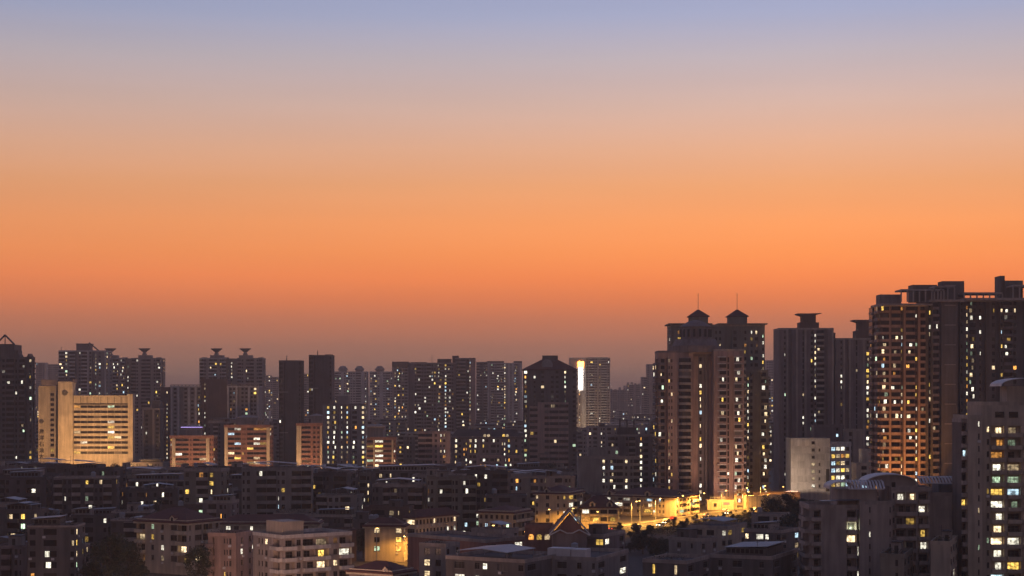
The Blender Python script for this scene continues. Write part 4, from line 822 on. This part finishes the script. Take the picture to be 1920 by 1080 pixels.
# ------------------------------------------------------------------ lamps of the place
for i, t in enumerate((-8, 14, 36, 58, 80, 104, 128, 150)):
    p = rdM @ Vector((t, 8.2, 0)); street_lamp(p, 'sodium lamp on the far kerb of the lit street', 32000, 9, (-RN.x, -RN.y))
street_lamp((X(706, 510), 510), 'sodium lamp in front of the tall cream block', 500, 10.5, (0, 1), None); street_lamp((X(765, 511), 511), 'sodium lamp at the glowing corner of the tall cream block', 6500, 8, (-.6, 1), None)
street_lamp((X(985, 555), 553), 'sodium lamp below the blazing balcony', 6000, 6, (0, 1), None); street_lamp((X(1120, 640), 636), 'sodium lamp before the low cream block', 7000, 7, (0, 1), None)
for px, lab in ((1668, 'sodium lamp under the gridded balcony wing'), (1700, 'second sodium lamp under the gridded balcony wing'), (1735, 'sodium lamp by the dark pier of the balcony tower')): street_lamp((X(px, 695), 695), lab, 12000, 9, (0, 1), 'sodium lamps at the foot of the balcony tower')
for px, d, e, lab in ((800, 518, 10000, 'sodium lamp lighting the long cream terrace'), (835, 526, 10000, 'second sodium lamp lighting the long cream terrace'), (925, 548, 9000, 'sodium lamp before the cream block with the blazing balcony'), (1030, 626, 13000, 'sodium lamp before the dormered four-storey block'), (1075, 632, 10000, 'sodium lamp between the dormered block and the low cream block'), (1160, 668, 15000, 'sodium lamp before the long cream block with dormers'), (1200, 678, 15000, 'second sodium lamp before the long cream block with dormers')):
    street_lamp((X(px, d), d), lab, e, 8.5, (0, 1), None)
for px, lab in ((300, 'unseen street lamp added to light the hip-roofed block'), (430, 'unseen street lamp added to light the pink block'), (560, 'unseen street lamp added to light the wrap-round balconies')): street_lamp((X(px, 408), 408), lab, 9500, 4.6, (0, 1), None, (1, .56, .40))  # unseen lamps added below the view, for pinkish light on the near facades
for px, d, lab in ((1405, 752, 'sodium lamp beside the arched gateway'), (1436, 772, 'sodium lamp before the boundary wall'), (1470, 795, 'sodium lamp at the far end of the boundary wall')): street_lamp((X(px, d), d), lab, 13000, 8, (0, 1), None)
GOLD = (1, .52, .19)
for px, z, e in ((80, 90, 50000), (122, 90, 50000), (165, 60, 46000), (195, 60, 46000), (228, 60, 46000)):
    flood((X(px, 1105), 1105, 0), (X(px, 1150), 1150, 40), 'golden floodlight before the office complex', e, GOLD, 120)
for px, d in ((322, 1040), (372, 1040), (425, 1040), (500, 1040), (562, 1040), (600, 1040), (712, 1040)):
    flood((X(px, d), d, 0), (X(px, 1060), 1060, 16), 'orange floodlight below a red-banded block', 15000, (1, .55, .25), 130)
for px, lab in ((1672, 'sodium floodlight aimed up the gridded balcony wing'), (1712, 'second sodium floodlight aimed up the balcony wing')): flood((X(px, 690), 690, 0), (X(px - 4, 715), 715, 34), lab, 40000, (1, .42, .10), 66, 'floodlights at the foot of the balcony tower')
flood((X(1380, 742), 742, 0), (X(1388, 760), 760, 5), 'low floodlight in front of the arched gateway', 9000, (1, .6, .2), 120)
flood((X(1378, 760), 763, 0), (X(1362, 790), 790, 34), 'floodlight washing the lower storeys of the pink tower front', 24000, (1, .6, .42), 100); flood((X(1478, 815), 815, Z(926, 812) + .02), (X(1520, 830), 830, 12), 'floodlight on the low roof facing the panel-clad building', 13000, (1, .72, .5), 120)
flood((X(1090, 1950), 1950, 0), (X(1095, 2000), 2000, 40), 'floodlight below the sign tower', 80000, (1, .7, .4), 110); flood((X(815, 905), 905, 0), (X(815, 930), 930, 14), 'floodlight before the pinkish balcony block', 11000, (1, .6, .4), 130)

# ------------------------------------------------------------------ trees
def tree_meshes(seed, h, rad):
    r = random.Random(seed); t = MB(); t.lathe(0, 0, [(.28, 0), (.2, h * .3), (.14, h * .5), (.05, h * .75)], 7)
    for k in range(6):
        a = r.uniform(0, 6.3); z = h * r.uniform(.3, .55); t.bar((0, 0, z), (math.cos(a) * rad * .7, math.sin(a) * rad * .7, z + h * .22), .07)
    c = MB(); cl = []
    for k in range(34):
        a, u = r.uniform(0, 6.3), r.random() ** .5; z = h * r.uniform(.24, .97); q = rad * (1 - abs(z / h - .62) * 1.3); cl.append((math.cos(a) * u * q, math.sin(a) * u * q, z, rad * r.uniform(.22, .42)))
    for x, y, z, s in cl:
        for k in range(120):
            v = Vector((r.gauss(0, 1), r.gauss(0, 1), r.gauss(0, .8))).normalized() * s * r.uniform(.55, 1.08); p = Vector((x, y, z)) + v; e = r.uniform(.18, .42); ax = Vector((r.uniform(-1, 1), r.uniform(-1, 1), r.uniform(-.6, .6))).normalized(); u = ax.cross(Vector((r.uniform(-1, 1), r.uniform(-1, 1), 1))).normalized()
            c.face([tuple(p - ax * e), tuple(p + u * e * .5), tuple(p + ax * e), tuple(p - u * e * .5)])
    return t.mesh('trunk', [BARK]), c.mesh('crown', [LEAF])
TM = [tree_meshes(i, h, r_) for i, (h, r_) in enumerate(((11, 4.2), (9, 3.6), (13, 4.6), (7, 3.2)))]
tr = random.Random(9)
def tree(x, y, s, where, grp):
    k = tr.randrange(4); root = empty('broadleaf_tree', RT(x, y, 0, tr.uniform(0, 6.3)) @ Matrix.Scale(s, 4)); tag(root, where, 'tree', grp); place('trunk', TM[k][0], root); place('crown', TM[k][1], root)
for px, d, s in ((175, 452, .9), (205, 446, 1.1), (240, 452, 1.0), (262, 460, .8), (372, 452, .9), (425, 468, .7), (455, 470, .6)): tree(X(px, d), d, s, 'dark bushy tree at the foot of the hip-roofed and pink blocks', 'trees by the hip-roofed block')
for t in range(-18, 150, 6):
    if tr.random() < .85:
        p = rdM @ Vector((t + tr.uniform(-2, 2), -13.5 - tr.uniform(0, 3), 0)); tree(p.x, p.y, tr.uniform(.22, .34) if t > -25 else .6, 'dark low tree on the near side of the lit street', 'street trees')
for px, d, s in ((1420, 600, 1.1), (1445, 612, 1.2), (1470, 640, 1.1), (1495, 660, 1.2), (1512, 640, 1.0), (1385, 575, 1), (1440, 540, 1), (1462, 520, 1), (1480, 560, 1), (1230, 520, 1), (1205, 545, 1)): tree(X(px, d), d, s, 'dark tree among the houses short of the vaulted building', 'trees near the vaulted building')
for i in range(34):
    d = tr.uniform(545, 628); tree(X(tr.uniform(1125, 1330), d), d, tr.uniform(.3, .42), 'low dark tree on the slope below the lit street', 'scrubby trees below the lit street')
k = 0
for i in range(900):
    if k >= 46: break
    d = tr.uniform(470, 990); x = X(tr.uniform(0, 1180), d); s = tr.uniform(.7, 1.15)
    if room(x - 2.5, x + 2.5, d - 2.5, d + 2.5, .3) and cap(960 + FPX * (x - 3) / d, 960 + FPX * (x + 3) / d, d, 99) > 11 * s:
        tree(x, d, s, 'dark tree in a gap between low-rise blocks', 'trees among the low-rise blocks'); FOOT.append((x - 3, x + 3, d - 3, d + 3, 0, 0, d, 0)); k += 1

m = MB(); gr = random.Random(3)
for i in range(15000):
    x, y = gr.uniform(-30, 170), -11.6 - 30 * gr.random() ** 1.3; z = gr.uniform(.05, .9 if y > -16 else 1.5); a, e = gr.uniform(0, 6.3), gr.uniform(.3, .7); m.face([(x, y, z), (x + e * math.cos(a), y + e * math.sin(a), z + gr.uniform(-.2, .4)), (x + e * .4 * math.sin(a), y - e * .4 * math.cos(a), z + e * .5)])
gc = m.build('undergrowth', LEAF, None, rdM, True); gc['label'] = 'dark undergrowth on the bank below the lit street'
# ------------------------------------------------------------------ cars on the lit street
def car_parts():
    o = {}
    m = MB(); m.prism([(-2.2, .35), (2.2, .35), (2.25, .75), (1.3, .92), (.75, 1.42), (-1.1, 1.45), (-1.75, .98), (-2.2, .9)], -.86, .86); o['body'] = m
    m = MB()
    for y0, y1 in ((-.875, -.862), (.862, .875)): m.prism([(1.1, .95), (.7, 1.36), (-1.05, 1.38), (-1.55, .98)], y0, y1)
    m.face([(1.36, -.75, .93), (1.36, .75, .93), (.8, .7, 1.42), (.8, -.7, 1.42)]); o['windows'] = m
    return o
cp = car_parts(); CARM = {}
for nm, c in (('white', (.6, .6, .6)), ('silver', (.35, .36, .38)), ('black', (.03, .03, .035)), ('red', (.35, .04, .03))): CARM[nm] = cp['body'].mesh('body', [wall_mat('car_' + nm, c, .3, .05)])
carglass = cp['windows'].mesh('windows', [GLASS]); m = MB(); m.lathe(0, 0, [(.32, -.1), (.32, .1)], 14); wheel = m.mesh('wheel', [BLACKM])
m = MB(); m.box(2.2, 2.27, -.2, .2, .6, .78); hl = m.mesh('headlight', [HEADL]); m = MB(); m.box(-2.25, -2.19, -.2, .2, .7, .88); tl = m.mesh('taillight', [REDL])
for i, (t, ln_, cn) in enumerate(((-2, -1.8, 'white'), (12, -5.2, 'silver'), (25, -1.8, 'black'), (33, 1.8, 'white'), (47, 5.2, 'red'), (58, -5.2, 'white'), (72, 1.8, 'silver'), (88, -1.8, 'black'), (101, 5.2, 'white'), (118, -1.8, 'silver'), (-15, 1.8, 'black'), (-28, -5.2, 'silver'))):
    root = empty('car', rdM @ RT(t, ln_, .03, math.pi if ln_ < 0 else 0)); tag(root, '%s car with its lights on driving %s the lit street' % (cn, 'down' if ln_ < 0 else 'up'), 'car', 'cars on the lit street')
    place('body', CARM[cn], root); place('windows', carglass, root)
    for x in (-1.4, 1.4):
        for y in (-.78, .78): place('wheel', wheel, root, Matrix.Translation((x, y, .32)) @ Matrix.Rotation(R(90), 4, 'X'))
    for y in (-.6, .6): place('headlight', hl, root, Matrix.Translation((0, y, 0))); place('taillight', tl, root, Matrix.Translation((0, y, 0)))

# ------------------------------------------------------------------ haze
m = MB(); m.box(-6100, 6100, -300, 8600, -3, 122); hz = m.build('haze', [])
hm = bpy.data.materials.new('haze_air'); hm.use_nodes = True; nt = hm.node_tree; nt.nodes.clear()
o_ = nt.nodes.new('ShaderNodeOutputMaterial'); pv = nt.nodes.new('ShaderNodeVolumePrincipled'); pv.inputs['Density'].default_value = 0.00021; pv.inputs['Color'].default_value = (.98, .87, .76, 1); pv.inputs['Anisotropy'].default_value = .55
nt.links.new(pv.outputs[0], o_.inputs['Volume']); hz.data.materials.append(hm); hz['kind'] = 'stuff'; hz['label'] = 'thin dusk haze hanging over the whole city'
